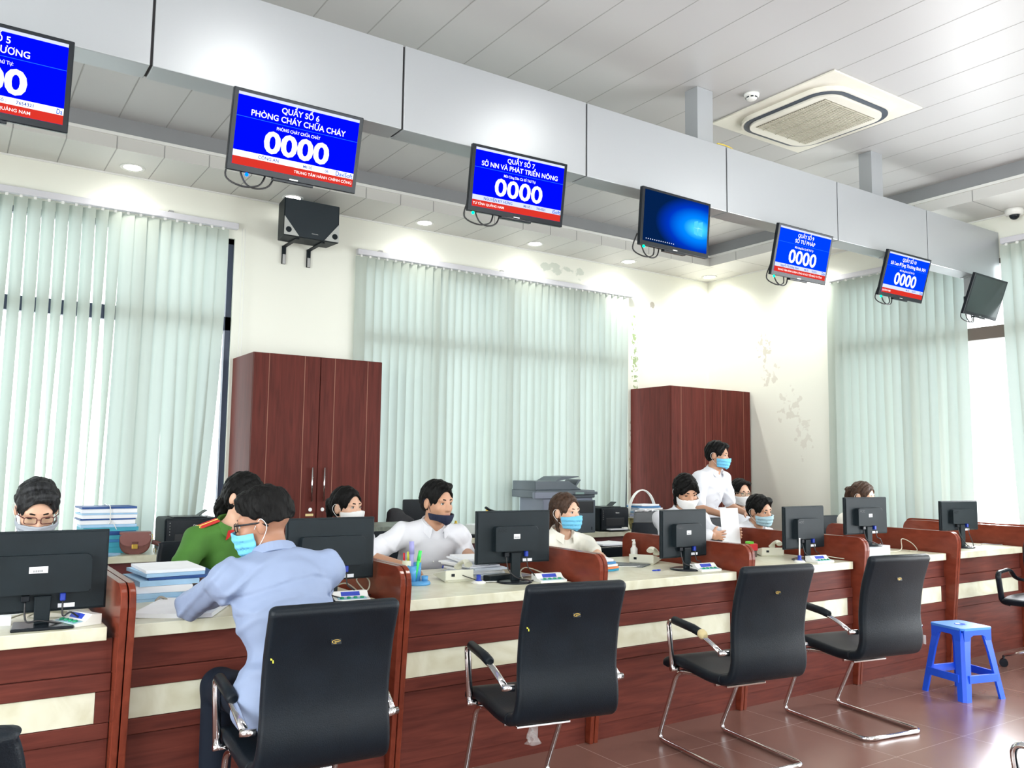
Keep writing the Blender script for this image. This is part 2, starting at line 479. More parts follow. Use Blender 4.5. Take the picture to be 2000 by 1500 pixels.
# ceiling: raised panel field and the lower soffit along the back and right walls
ceil = MB().box(XL-0.2, XR+0.2, YF-0.2, YB+0.2, ZC, ZC+0.1)
struct('ceiling', ceil, M_ceil)
YS, XS = 7.06, 7.60
mb = MB().box(XL, XR, YS, YB, ZS, ZC)
struct('trim_1', mb, M_soffit, 'lower soffit of metal panels along the back wall')
mb = MB().box(XS, XR, YF, YS, ZS, ZC)
struct('trim_2', mb, M_soffity, 'lower soffit of metal panels along the right wall')
mb = MB().box(XL, XS+0.001, YS-0.018, YS, ZS+0.10, ZS+0.125).box(XS-0.018, XS, YF, YS, ZS+0.10, ZS+0.125)
struct('trim_3', mb, M_white, 'white lip on the edge of the soffit')
mb = MB().box(XL, XS, YS-0.004, YS, ZS+0.125, ZC).box(XS-0.004, XS, YF, YS, ZS+0.125, ZC)
struct('trim_4', mb, M_cove, 'grey cove above the lip of the soffit')
mb = MB().box(XL, XR, YB-0.012, YB, ZS-0.012, ZS).box(XR-0.012, XR, YF, YB, ZS-0.012, ZS)
struct('trim_5', mb, M_white, 'thin white bead where soffit meets wall')

M_frame = mat('window_frame_dark', (0.030, 0.045, 0.085), 0.4)
M_framel = mat('window_frame_bronze', (0.16, 0.13, 0.11), 0.4)
M_glass = bpy.data.materials.new('window_glass'); M_glass.use_nodes = True
nt = M_glass.node_tree; nt.nodes.clear()
tr = nt.nodes.new('ShaderNodeBsdfTransparent'); gl = nt.nodes.new('ShaderNodeBsdfGlossy'); gl.inputs['Roughness'].default_value = 0.02
tr.inputs[0].default_value = (0.95, 0.97, 0.96, 1)
mxs = nt.nodes.new('ShaderNodeMixShader'); mxs.inputs[0].default_value = 0.05
out = nt.nodes.new('ShaderNodeOutputMaterial')
nt.links.new(tr.outputs[0], mxs.inputs[1]); nt.links.new(gl.outputs[0], mxs.inputs[2]); nt.links.new(mxs.outputs[0], out.inputs[0])
MATS['window_glass'] = M_glass

def window(n, plane, a0, a1, z0, z1, d, mull, trans, m=M_frame):
    """aluminium frame with mullions and transoms and one pane; plane 'y' lies along x, plane 'x' along y"""
    mb = MB(); t = 0.05
    def bx(u0, u1, w0, w1, dd=0.03):
        if plane == 'y': mb.box(u0, u1, d-dd, d+dd, w0, w1)
        else: mb.box(d-dd, d+dd, u0, u1, w0, w1)
    bx(a0, a1, z0, z0+t); bx(a0, a1, z1-t, z1); bx(a0, a0+t, z0, z1); bx(a1-t, a1, z0, z1)
    for u in mull: bx(u-0.035, u+0.035, z0, z1)
    for w in trans: bx(a0, a1, w-0.06, w+0.06)
    fr = mb.build('window_frame', m)
    fr.name = 'window_%d' % n; fr['kind'] = 'structure'
    pm = MB()
    if plane == 'y': pm.box(a0+0.01, a1-0.01, d-0.003, d+0.003, z0+0.01, z1-0.01)
    else: pm.box(d-0.003, d+0.003, a0+0.01, a1-0.01, z0+0.01, z1-0.01)
    pm.build('window_pane', M_glass, fr)
    return fr
window(1, 'y', W1[0], W1[1], W1[2], W1[3], YB+0.06, (-0.3, 1.36), (2.74,))
window(2, 'y', W2[0], W2[1], W2[2], W2[3], YB+0.06, (4.2, 5.1, 6.0), (2.74,))
window(3, 'x', W3[0], W3[1], W3[2], W3[3], XR+0.06, (4.9,), (2.82,), M_framel)
window(4, 'x', W4[0], W4[1], W4[2], W4[3], XR+0.12, (0.6,), (2.6,), M_framel)
window(5, 'x', WL[0], WL[1], WL[2], WL[3], XL-0.1, (1.5,), (2.7,))
window(6, 'y', FA[0], FA[1], 0.5, 3.5, YF-0.1, (-1.2,), (2.7,))
window(7, 'y', FB[0], FB[1], 0.5, 3.5, YF-0.1, (3.4, 5.0), (2.7,))

# ------------------------------------------------------------------ vertical blinds
M_slat = bpy.data.materials.new('blind_slat_fabric'); M_slat.use_nodes = True
nt = M_slat.node_tree; nt.nodes.clear()
df = nt.nodes.new('ShaderNodeBsdfDiffuse'); tl = nt.nodes.new('ShaderNodeBsdfTranslucent')
df.inputs[0].default_value = (0.46, 0.50, 0.44, 1); tl.inputs[0].default_value = (0.60, 0.72, 0.73, 1)
mxs = nt.nodes.new('ShaderNodeMixShader'); mxs.inputs[0].default_value = 0.20
out = nt.nodes.new('ShaderNodeOutputMaterial')
nt.links.new(df.outputs[0], mxs.inputs[1]); nt.links.new(tl.outputs[0], mxs.inputs[2]); nt.links.new(mxs.outputs[0], out.inputs[0])
MATS['blind_slat_fabric'] = M_slat
M_rail = mat('blind_rail', (0.62, 0.62, 0.66), 0.4)

def blind(label, plane, a0, a1, d, ztop, zbot, pitch, ang, side=1, slant=None, seed=1, gaps=(), w=0.056, opening=None):
    """a headrail with carriers and overlapping fabric slats; side: direction of the room from the rail"""
    rnd = random.Random(seed)
    mid = (a0+a1)/2
    t = thing('vertical_blind', label, 'blind', (mid, d, ztop) if plane == 'y' else (d, mid, ztop), 0, 'vertical blinds over the windows')
    def to(u, w, z):
        return (u-mid, w, z-ztop) if plane == 'y' else (w, u-mid, z-ztop)
    L = abs(a1-a0)/2
    mb = MB()
    if plane == 'y': mb.box(-L, L, -0.028, 0.028, -0.03, 0.025, 0.006)
    else: mb.box(-0.028, 0.028, -L, L, -0.03, 0.025, 0.006)
    rail_mb = mb
    mb = MB()
    u = min(a0, a1)+0.25
    while u < max(a0, a1):
        p = to(u, 0.0, ztop+0.035)
        mb.box(p[0]-0.02, p[0]+0.02, p[1]-0.015, p[1]+0.035*side*-1 if side < 0 else p[1]+0.015, p[2]-0.012, p[2]+0.008)
        u += 1.45
    mb.build('rail_bracket', M_steel, t)
    n = int(abs(a1-a0)/pitch)
    sl = MB(); cr = rail_mb; cr.mi = 1
    sg = 1 if a1 > a0 else -1
    for i in range(n):
        uc = a0+sg*(i+0.5)*pitch
        jt = rnd.uniform(-4, 4)
        an = R(ang(i/n)+jt)
        dr = slant(i/n) if slant else 0.0
        ph = rnd.uniform(0, 6); bw = rnd.uniform(0.0, 0.010); op = R(opening(i/n)*rnd.uniform(0.5, 1.2)) if opening else 0.0
        zb = zbot+rnd.uniform(-0.012, 0.012)
        H = (ztop-0.045)-zb
        sp_ = rnd.uniform(0.2, 1.0)*R(10)
        if i in gaps: op += R(34)
        def fn(a, b_, uc=uc, an=an, dr=dr, ph=ph, bw=bw, H=H, sp_=sp_, op=op):
            k = (a-0.5)*2*w
            th = an+sp_*b_*math.sin(ph)+op*min(1.0, b_*1.5)
            bow = 0.004*(1-(2*a-1)**2)
            off = bw*math.sin(b_*4+ph)*b_
            uu = uc+k*math.cos(th)-bow*math.sin(th)+off+dr*b_*b_
            ww = k*math.sin(th)+bow*math.cos(th)+off*0.5
            return to(uu, ww*side, ztop-0.045-b_*H)
        sl.sheet(fn, 3, 10)
        p = to(uc, 0, ztop-0.036)
        cr.box(p[0]-0.010, p[0]+0.010, p[1]-0.010, p[1]+0.010, p[2]-0.016, p[2]+0.012)
    sl.build('slats', M_slat, t, weld=False)
    cr.build('headrail', [M_rail, M_white], t)
    return t
b1 = blind('pale green vertical blind over the window left of the taller red cupboard', 'y', -1.6, 2.13, YB-0.045, 3.625, 0.70, 0.0985,
      lambda s: 29 if s < 0.75 else 13, -1, lambda s: -0.22*max(0, (s-0.86)/0.14)**1.5 if s > 0.86 else -0.02, 3, gaps=(19, 23, 26, 27, 34), w=0.053, opening=lambda s: 22 if s < 0.75 else 0)
b2 = blind('pale green vertical blind over the wide middle window between the two cupboards', 'y', 3.29, 6.89, YB-0.045, 3.575, 0.70, 0.0925,
      lambda s: 10+14*abs(math.sin(s*9)), -1, lambda s: 0.0 if s < 0.9 else -0.07, 8, gaps=(16, 24, 25, 33))
b3 = blind('pale green vertical blind on the right wall beside the flaking paint', 'x', 5.86, 4.28, XR-0.045, 3.62, 0.30, 0.096,
      lambda s: 24+10*math.sin(s*7), -1, lambda s: 0.0, 5, gaps=(7, 10, 13))
b4 = blind('pale green vertical blind at the right edge, beyond the end of the overhead beam', 'x', 3.96, 2.75, XR-0.045, 3.66, 0.30, 0.096,
      lambda s: 14, -1, lambda s: -0.12, 6)
# pull cords
for (bb, px, py) in ((b1, 1.865+0.03, -0.03), (b2, 1.80+0.03, -0.03)):
    mb = MB()
    for k, dx in enumerate((0.0, 0.025)):
        mb.tube(smooth_pts([(px+dx, py, -0.02), (px+dx+0.006, py-0.01, -1.0), (px+dx-0.004, py, -2.0), (px+dx, py-0.005, -2.42)], 5), 0.0028, 5)
    mb.build('pull_cord', M_white, bb)

# ------------------------------------------------------------------ downlights in the soffit
M_lamp = emis('downlight_glow', (1.0, 0.99, 0.95), 14.0)
def downlight(x, y, z, label, power=22, spot=150, blend=0.9):
    t = thing('downlight', label, 'ceiling light', (x, y, z), 0, 'round downlights in the ceiling')
    MB().lathe([(0.068, -0.002), (0.092, -0.010), (0.095, -0.004), (0.095, 0.0)], seg=32).build('rim', M_white, t)
    MB().lathe([(0.0, -0.006), (0.05, -0.0058), (0.070, -0.004), (0.070, 0.0), (0.0, 0.0)], seg=32).build('lens', M_lamp, t)
    d = bpy.data.lights.new('downlight_lamp', 'SPOT'); d.energy = power; d.spot_size = R(spot); d.spot_blend = blend; d.shadow_soft_size = 0.06
    d.color = (1.0, 0.985, 0.93)
    o = bpy.data.objects.new('downlight_lamp', d); C.objects.link(o); o.parent = t; o.location = (0, 0, -0.03)
    return t
places = ['first round downlight from the left, above the blind at far left', 'round downlight behind the second screen, right above the loudspeaker',
          'round downlight above the left half of the middle blind', 'round downlight below and right of the third screen',
          'round downlight below the screen showing a blue desktop', 'round downlight in the corner of the soffit by the right wall']
for k in range(6):
    downlight(1.19+1.365*k, 7.45, ZS, places[k], power=17 if k < 4 else 65)
downlight(7.93, 6.05, ZS, 'round downlight hidden behind the screen for counter 9', power=70)
# ceiling lamps further forward, above the waiting side of the counter
for k, (x, y) in enumerate(((1.45, 2.45), (3.55, 2.6), (5.9, 2.2))):
    downlight(x, y, ZC, 'round downlight in the high ceiling in front of the beam, lamp %s' % ('nearest the left', 'in the middle', 'nearest the right')[k], power=60, spot=165)
for k, (x, y) in enumerate(((-0.8, 0.2), (1.6, -0.6), (4.4, 0.0), (7.0, -0.4))):  # glowing panels added out of view to give the hall bounce light
    t = thing('added_light_panel', ('unseen square light panel added over the waiting hall, ' + ('far left', 'left of centre', 'right of centre', 'far right')[k]), 'ceiling light', (x, y, ZC), 0, 'unseen light panels added over the waiting hall')
    MB().box(-0.3, 0.3, -0.3, 0.3, -0.02, 0.0, 0.004).build('frame', M_white, t)
    MB().box(-0.28, 0.28, -0.28, 0.28, -0.023, -0.019).build('diffuser', emis('panel_glow', (1, 0.99, 0.97), 7.0), t)
# ------------------------------------------------------------------ overhead beam hung from the ceiling
M_silver = bpy.data.materials.new('silver_panel'); M_silver.use_nodes = True
_b = M_silver.node_tree.nodes['Principled BSDF']
_b.inputs['Base Color'].default_value = (0.42, 0.44, 0.46, 1); _b.inputs['Metallic'].default_value = 0.5; _b.inputs['Roughness'].default_value = 0.36
_n = M_silver.node_tree.nodes.new('ShaderNodeTexNoise'); _n.inputs['Scale'].default_value = 3.0
_tc = M_silver.node_tree.nodes.new('ShaderNodeTexCoord'); M_silver.node_tree.links.new(_tc.outputs['Object'], _n.inputs['Vector'])
_bp = M_silver.node_tree.nodes.new('ShaderNodeBump'); _bp.inputs['Strength'].default_value = 0.12; _bp.inputs['Distance'].default_value = 0.01
M_silver.node_tree.links.new(_n.outputs['Fac'], _bp.inputs['Height']); M_silver.node_tree.links.new(_bp.outputs[0], _b.inputs['Normal'])
beam = thing('overhead_beam', 'long silver panelled beam hung below the ceiling across the whole counter', 'beam', (2.4, 4.08, 3.29))
BZ0, BZ1 = 3.287, 3.758
mb = MB().box(XL+0.01-2.4, XR-2.4, -0.07, 0.07, 0.004, BZ1-3.29-0.004)
mb.build('beam_core', M_darkgap, beam)
edges = [XL+0.02] + [-3.10+1.267*k for k in range(9)] + [XR-0.002]
edges = [XL+0.02] + [0.693+1.2655*(k-3) for k in range(9)] + [XR-0.002]
edges = sorted(e for e in edges if e <= XR)
for a, c in zip(edges[:-1], edges[1:]):
    if c-a < 0.1: continue
    MB().box(a+0.006-2.4, c-0.006-2.4, -0.08, 0.08, BZ0-3.29, BZ1-3.29, 0.003).build('beam_panel', M_silver, beam)
for px, py in ((4.345, 4.12), (6.43, 4.14), (-0.9, 4.12), (-2.9, 4.12)):
    MB().box(px-0.08-2.4, px+0.075-2.4, py-4.08-0.06, py-4.08+0.06, BZ1-3.29, ZC-3.29-0.001, 0.002).build('support_post', M_silver, beam)
mb = MB().tube(smooth_pts([(4.40-2.4, -0.076, 0.474), (4.46-2.4, -0.07, 0.482), (4.53-2.4, -0.074, 0.476), (4.58-2.4, -0.06, 0.473)], 5), 0.005, 6)
mb.build('yellow_wire', mat('yellow_wire', (0.6, 0.45, 0.05), 0.5), beam)

# ------------------------------------------------------------------ hanging screens
def text_bm(mb, s, w, h, cx, cz, y, bold=0.0, align='c'):
    """lettering as flat geometry facing -Y; h = cap height, w = full width (None keeps proportions)"""
    cu = bpy.data.curves.new('t', 'FONT'); cu.body = s; cu.size = 1.0; cu.offset = bold; cu.resolution_u = 3
    ob = bpy.data.objects.new('t', cu)
    C.objects.link(ob)
    me = bpy.data.meshes.new_from_object(ob)
    bpy.data.objects.remove(ob); bpy.data.curves.remove(cu)
    if not me.vertices:
        bpy.data.meshes.remove(me); return
    xs = [v.co.x for v in me.vertices]; x0, x1 = min(xs), max(xs)
    k = h/0.72
    kx = (w/(x1-x0)) if w else k
    if align == 'c': ox = cx-kx*(x0+x1)/2
    elif align == 'l': ox = cx-kx*x0
    else: ox = cx-kx*x1
    vs_ = [mb.bm.verts.new((v.co.x*kx+ox, y, v.co.y*k+cz-h/2)) for v in me.vertices]
    for p in me.polygons:
        try:
            f = mb.bm.faces.new([vs_[i] for i in p.vertices]); f.material_index = mb.mi
        except ValueError: pass
    bpy.data.meshes.remove(me)

E_blue = emis('screen_blue', (0.0, 0.003, 0.95), 1.0)
E_blue2 = emis('screen_blue_lighter', (0.0, 0.05, 0.95), 0.95)
E_white = emis('screen_white', (1, 1, 1), 1.15)
E_strip = emis('screen_strip', (0.70, 0.76, 1.0), 0.95)
E_red = emis('screen_red', (0.85, 0.045, 0.03), 0.75)
E_btxt = emis('screen_text_blue', (0.03, 0.12, 0.55), 0.8)
E_logo = emis('screen_logo_blue', (0.0, 0.13, 0.75), 0.9)
E_line = emis('screen_line', (0.02, 0.18, 1.0), 1.0)
E_green = emis('green_led', (0.0, 1.0, 0.25), 5.0)
E_bled = emis('blue_led', (0.0, 0.05, 1.0), 7.0)
W_, H_ = 0.635, 0.375
def screen(x, y, z, yaw_, tilt_, label, kind, led='g'):
    t = thing('hanging_screen', label, 'screen', (x, y, z), R(yaw_), 'screens hung under the beam')
    t.rotation_euler = (0, 0, R(yaw_))
    # panel, tilted forwards
    mb = MB().box(-W_/2, W_/2, 0.0, 0.028, -H_/2, H_/2, 0.004)
    mb.box(-W_/2+0.05, W_/2-0.05, 0.026, 0.055, -H_/2+0.03, H_/2-0.06, 0.008)
    mb.box(-0.10, 0.10, -0.002, 0.03, -H_/2-0.012, -H_/2+0.002, 0.003)
    p = mb.build('housing', M_black2, t); p.rotation_euler = (R(tilt_), 0, 0)
    sw, sh = 0.592, 0.328; cz = 0.007
    def zf(f): return cz+sh/2-sh*f
    y0 = -0.0012
    if kind == 'desktop':
        MB().box(-sw/2, sw/2, -0.001, 0.001, cz-sh/2, cz+sh/2).build('display', M_desk, p)
        mb = MB()
        for k in range(14):
            mb.box(-0.27+k*0.019, -0.27+k*0.019+0.007, -0.0018, -0.001, zf(0.95)-0.003, zf(0.95)+0.003)
        mb.build('taskbar_icons', E_strip, p)
        mb = MB()
        for (xa, xb) in ((0.165, 0.200), (0.204, 0.246)):
            for (za, zb_) in ((-0.045, -0.002), (0.002, 0.045)):
                k_ = 0.12
                mb.quad([(xa, -0.0016, za*(1-k_)+(xa-0.165)*k_*(1 if za > 0 else -1)), (xb, -0.0016, za*(1+k_) if za < -0.01 else za), (xb, -0.0016, zb_*(1+k_) if zb_ > 0.01 else zb_), (xa, -0.0016, zb_*(1-k_))])
        mb.build('window_emblem', emis('emblem_cyan', (0.08, 0.55, 1.0), 1.1), p)
    elif kind == 'off':
        MB().box(-sw/2, sw/2, -0.001, 0.001, cz-sh/2, cz+sh/2).build('display', mat('screen_off', (0.012, 0.022, 0.022), 0.22), p)
    else:
        h1, h2, sub, name, code, red, logo, cond = kind
        mb = MB().box(-sw/2, sw/2, -0.001, 0.001, cz-sh/2, cz+sh/2)
        mb.build('display', E_blue if cond < 2 else E_blue2, p)
        MB().box(-sw/2, sw/2, y0-0.0006, y0, zf(0.04), zf(0.0)).build('top_bar', E_strip, p)
        MB().box(-sw/2, sw/2, y0-0.0006, y0, zf(0.885), zf(0.80)).build('name_bar', E_strip if cond else E_white, p)
        MB().box(-sw/2, sw/2, y0-0.0006, y0, zf(1.0), zf(0.885)).build('ticker_bar', E_red, p)
        MB().box(-sw/2, sw/2, y0-0.0006, y0, zf(0.333), zf(0.327)).build('divider_line', E_line, p)
        mb = MB()
        text_bm(mb, h1, sw*0.31 if len(h1) < 10 else sw*0.34, 0.027, 0.0, zf(0.125), y0-0.001, 0.015)
        mb.build('counter_number_text', E_white, p); mb = MB()
        text_bm(mb, h2, sw*min(0.86, 0.039*len(h2)), 0.027, 0.0, zf(0.25), y0-0.001, 0.015)
        mb.build('office_name_text', E_white, p); mb = MB()
        text_bm(mb, sub, sw*0.36, 0.0145, 0.0, zf(0.395), y0-0.001, 0.012)
        mb.build('subtitle_text', E_white, p)
        mb = MB(); text_bm(mb, '0000', sw*0.54, 0.098, 0.0, zf(0.60), y0-0.001, 0.022 if cond else 0.032)
        mb.build('queue_number', E_white, p)
        mb = MB()
        text_bm(mb, name, None, 0.015, -sw*0.22, zf(0.843), y0-0.001, 0.014)
        if name: mb.build('name_text', E_btxt, p); mb = MB()
        text_bm(mb, 'Mã Số :', None, 0.013, sw*0.11, zf(0.843), y0-0.001, 0.014)
        text_bm(mb, code, None, 0.0135, sw*0.265, zf(0.843), y0-0.001, 0.014)
        mb.build('code_text', E_btxt, p)
        mb = MB(); text_bm(mb, logo, sw*0.0185*len(logo), 0.021, sw*0.5-0.004, zf(0.843), y0-0.001, 0.016, 'r')
        mb.build('logo_text', E_logo, p)
        mb = MB(); text_bm(mb, red[0], min(sw*0.92, 0.0105*len(red[0])) if len(red[0]) > 40 else None, 0.0135, red[1]*sw, zf(0.943), y0-0.001, 0.006, red[2])
        mb.build('ticker_text', E_white, p)
    MB().box(-0.02, 0.02, -0.0012, 0.001, -H_/2+0.006, -H_/2+0.011).build('maker_plate', M_steel, p)
    if kind != 'off':
        MB().ball((-W_/2+0.035+(0.06 if led == 'b' else 0), 0.0, -H_/2-0.008), 0.009, 10).build('power_light', E_bled if led == 'b' else E_green, p)
    # pole, mounting plate and arm
    zt = BZ0-z
    iy = (4.08-y)
    MB().box(-0.045, 0.045, iy-0.045, iy+0.045, 0.02, zt-0.006, 0.003).box(-0.07, 0.07, iy-0.065, iy+0.065, zt-0.008, zt).build('hanging_pole', M_silver, t)
    mb = MB().box(-0.09, 0.09, 0.055, 0.07, -0.10, 0.10, 0.002)
    mb.box(-0.10, -0.08, 0.045, 0.095, -0.13, 0.13, 0.002).box(0.08, 0.10, 0.045, 0.095, -0.13, 0.13, 0.002)
    mb.box(-0.03, 0.03, 0.06, max(0.11, iy-0.04), -0.02, 0.08, 0.004).box(-0.05, 0.05, iy-0.05, iy+0.05, -0.03, 0.03, 0.004)
    mb.build('wall_mount', M_black, t)
    mb = MB()
    x0 = -W_/2+0.04
    mb.tube(smooth_pts([(x0-0.01, 0.07, -0.10), (x0-0.03, 0.09, -0.20), (x0+0.04, 0.06, -0.245), (x0+0.12, 0.06, -0.225), (x0+0.16, 0.09, -0.15)], 6), 0.0045, 6)
    mb.tube(smooth_pts([(x0+0.02, 0.08, -0.12), (x0+0.05, 0.07, -0.215), (x0+0.10, 0.06, -0.245), (x0+0.17, 0.07, -0.215), (x0+0.21, 0.09, -0.12)], 6), 0.0045, 6)
    mb.build('cable', M_bcable, t)
    return t

# wallpaper of the one screen that shows a computer desktop (it is the picture the screen gives off)
M_desk = bpy.data.materials.new('desktop_wallpaper'); M_desk.use_nodes = True
nt = M_desk.node_tree; nt.nodes.clear()
tc = nt.nodes.new('ShaderNodeTexCoord'); sp = nt.nodes.new('ShaderNodeSeparateXYZ'); nt.links.new(tc.outputs['Object'], sp.inputs[0])
dx = math_node(nt, 'DIVIDE', math_node(nt, 'SUBTRACT', sp.outputs[0], 0.205), 0.40)
dz = math_node(nt, 'DIVIDE', math_node(nt, 'SUBTRACT', sp.outputs[2], -0.005), 0.20)
dd = math_node(nt, 'SQRT', math_node(nt, 'ADD', math_node(nt, 'MULTIPLY', dx, dx), math_node(nt, 'MULTIPLY', dz, dz)))
ramp = nt.nodes.new('ShaderNodeValToRGB')
els = ramp.color_ramp.elements
els[0].position = 0.0; els[0].color = (0.35, 0.85, 1, 1)
els[1].position = 1.0; els[1].color = (0.001, 0.012, 0.06, 1)
for pos, c in ((0.12, (0.05, 0.55, 1, 1)), (0.35, (0.0, 0.20, 0.85, 1)), (0.7, (0.0, 0.03, 0.42, 1))):
    e = els.new(pos); e.color = c
nt.links.new(dd, ramp.inputs[0])
em = nt.nodes.new('ShaderNodeEmission'); em.inputs[1].default_value = 1.1; nt.links.new(ramp.outputs[0], em.inputs[0])
o_ = nt.nodes.new('ShaderNodeOutputMaterial'); nt.links.new(em.outputs[0], o_.inputs[0])

screen(0.045, 3.83, 3.03, 0, 10, 'wide screen for counter 5 cut by the left edge of view', ('QUẦY SỐ 5', 'SỞ CÔNG THƯƠNG', 'Mời Công Dân Có Số Thứ Tự:', 'CÔNG', '7654321', ('QUẢNG NAM', 0.30, 'r'), 'Da', 0))
screen(1.334, 3.849, 3.025, -0.4, 13.4, 'screen reading QUẦY SỐ 6, hung above the loudspeaker', ('QUẦY SỐ 6', 'PHÒNG CHÁY CHỮA CHÁY', 'PHÒNG CHÁY CHỮA CHÁY', 'CÔNG AN', '06', ('TRUNG TÂM HÀNH CHÍNH CÔNG', 0.49, 'r'), 'DaviSoft', 0), 'b')
screen(2.680, 3.94, 3.098, -3.3, 8.5, 'screen reading QUẦY SỐ 7 with a green light at its corner', ('QUẦY SỐ 7', 'SỞ NN VÀ PHÁT TRIỂN NÔNG', 'Mời Công Dân Có Số Thứ Tự:', 'NGUYỄN KỲ HƯNG', '7654321', ('TƯ TỈNH QUẢNG NAM', -0.49, 'l'), 'iSoft', 1))
screen(3.92, 3.925, 3.090, 1.6, 4.8, 'screen showing a blue computer desktop instead of a queue number', 'desktop')
screen(5.249, 3.95, 3.084, 0.3, 12.9, 'screen reading QUẦY SỐ 9, tilted forward', ('QUẦY SỐ 9', 'SỞ TƯ PHÁP', 'Mời Công Dân Có Số Thứ Tự', 'Nguyễn Thị Hồng Hạnh', '7654321', ('TRUNG TÂM HÀNH CHÍNH CÔNG VÀ XÚC TIẾN ĐẦU TƯ TỈNH', 0.0, 'c'), 'Davi', 2))
screen(6.587, 3.95, 3.096, 0.7, 16, 'screen reading QUẦY SỐ 10, second from the right', ('QUẦY SỐ 10', 'Sở Lao Động Thương Binh XH', 'Mời Công Dân Có Số Thứ Tự', '', '7654321', ('QUẢNG NAM', -0.49, 'l'), 'Davi', 2))
screen(7.87, 3.95, 3.079, 2.9, 19.4, 'switched-off dark screen, last under the right end of the beam', 'off')

# ------------------------------------------------------------------ loudspeaker on the back wall
t = thing('loudspeaker', 'black angular loudspeaker bracketed to the back wall between the windows', 'loudspeaker', (2.69, 7.36, 3.52), 0)
MB().prism([(-0.26, -0.06), (0.26, -0.06), (0.235, 0.17), (-0.235, 0.17)], 0.0, 0.35, 'z', bev=0.008).build('cabinet', M_black, t)
mb = MB(); 
mb.prism([(-0.255, 0.02), (-0.16, 0.008), (0.16, 0.008), (0.255, 0.02), (0.25, 0.345), (-0.25, 0.345)], -0.066, -0.060, 'y'); mb.build('grille', mat('speaker_grille', (0.012, 0.022, 0.030), 0.6, bump=0.5, bscale=500), t)
for s in (-1, 1):
    mb = MB().prism([(s*0.257, 0.008), (s*0.257, 0.175), (s*0.12, 0.008)], -0.073, -0.066, 'y')
    c_ = mb.build('corner_plate', mat('speaker_grey_plate', (0.50, 0.52, 0.50), 0.4), t)
    MB().cyl((s*0.218, -0.078, 0.055), (s*0.218, -0.072, 0.055), 0.026, 0.026, 20).build('tweeter', M_black, c_)
mb = MB(); text_bm(mb, 'PARAMAX', 0.06, 0.009, 0.03, 0.05, -0.0672); mb.build('maker_text', M_white, t)
for s in (-1, 1):
    x = 0.12*s-0.0
    mb = MB(); mb.box(x-0.018, x+0.018, -0.03, 0.325, -0.012, -0.001).box(x-0.018, x+0.018, 0.320, 0.338, -0.17, 0.0)
    bk_ = mb.build('bracket', M_black, t)
    MB().box(0.12*s-0.014, 0.12*s+0.014, 0.312, 0.320, -0.17, -0.08, 0.002).build('bracket_plate', M_steel, bk_)

# ------------------------------------------------------------------ air conditioner, smoke detector, dome camera
t = thing('ceiling_air_conditioner', 'white square cassette air conditioner set in the ceiling at upper right', 'air conditioner', (5.35, 3.90, ZC), 0)
MB().box(-0.525, 0.525, -0.55, 0.55, -0.012, -0.0005, 0.002).build('surround_board', mat('off_white_board', (0.74, 0.72, 0.63), 0.6, noise=0.04), t)
outl = rrect(-0.42, 0.42, -0.45, 0.45, 0.20, 10)
MB().prism(outl, -0.045, -0.011, 'z', bev=0.008, smooth=True).build('casing', mat('ac_white', (0.74, 0.72, 0.64), 0.4), t)
def ring(mb, a, b_, z0, z1):
    n = len(a)
    v = [(p[0], p[1], z0) for p in a]+[(p[0], p[1], z0) for p in b_]+[(p[0], p[1], z1) for p in a]+[(p[0], p[1], z1) for p in b_]
    f = []
    for i in range(n):
        j = (i+1) % n
        f += [(i, j, n+j, n+i), (2*n+i, 3*n+i, 3*n+j, 2*n+j), (i, 2*n+i, 2*n+j, j), (n+i, n+j, 3*n+j, 3*n+i)]
    mb._add([Vector(p) for p in v], f)
mb = MB(); ring(mb, rrect(-0.405, 0.405, -0.435, 0.435, 0.19, 10), rrect(-0.365, 0.365, -0.395, 0.395, 0.155, 10), -0.049, -0.044)
mb.build('air_outlet', mat('ac_slot_navy', (0.020, 0.035, 0.060), 0.4), t)
MB().prism(rrect(-0.362, 0.362, -0.392, 0.392, 0.15, 10), -0.062, -0.045, 'z', bev=0.006, smooth=True).build('front_panel', MATS['ac_white'], t)
mb = MB().box(-0.295, 0.295, -0.31, 0.31, -0.0635, -0.061)
g_ = mb.build('intake_grille', mat('grille_backing', (0.16, 0.15, 0.11), 0.7), t)
mb = MB()
for k in range(34): mb.box(-0.29, 0.29, -0.305+k*0.018, -0.305+k*0.018+0.010, -0.070, -0.063)
for k in range(4): mb.box(-0.29+0.145*(k+0.5)-0.004, -0.29+0.145*(k+0.5)+0.004, -0.305, 0.305, -0.073, -0.063)
mb.build('louvres', mat('grille_beige', (0.48, 0.46, 0.37), 0.5), g_)

t = thing('smoke_detector', 'small round white smoke detector on the ceiling left of the air conditioner', 'smoke detector', (4.68, 3.93, ZC), 0)
MB().lathe([(0.0, -0.045), (0.028, -0.044), (0.038, -0.036), (0.040, -0.022), (0.052, -0.020), (0.055, 0.0), (0, 0)], seg=28).build('body', M_white, t)
mb = MB()
for k in range(8):
    a = k*PI/4
    mb.box(-0.010, 0.010, -0.002, 0.002, -0.034, -0.026, M=Matrix.Rotation(a, 4, 'Z') @ Matrix.Translation((0, -0.0395, 0)))
mb.build('vents', M_black, t)
t = thing('dome_camera', 'white dome security camera on the soffit at the far right edge', 'camera', (8.14, 3.80, ZS-0.001), 0)
MB().lathe([(0, 0), (0.075, 0), (0.078, -0.02), (0.072, -0.055), (0.05, -0.058), (0, -0.058)], seg=28).build('housing', M_white, t)
MB().ball((0, 0, -0.055), 0.045, 18).build('dome_window', M_black2, t)

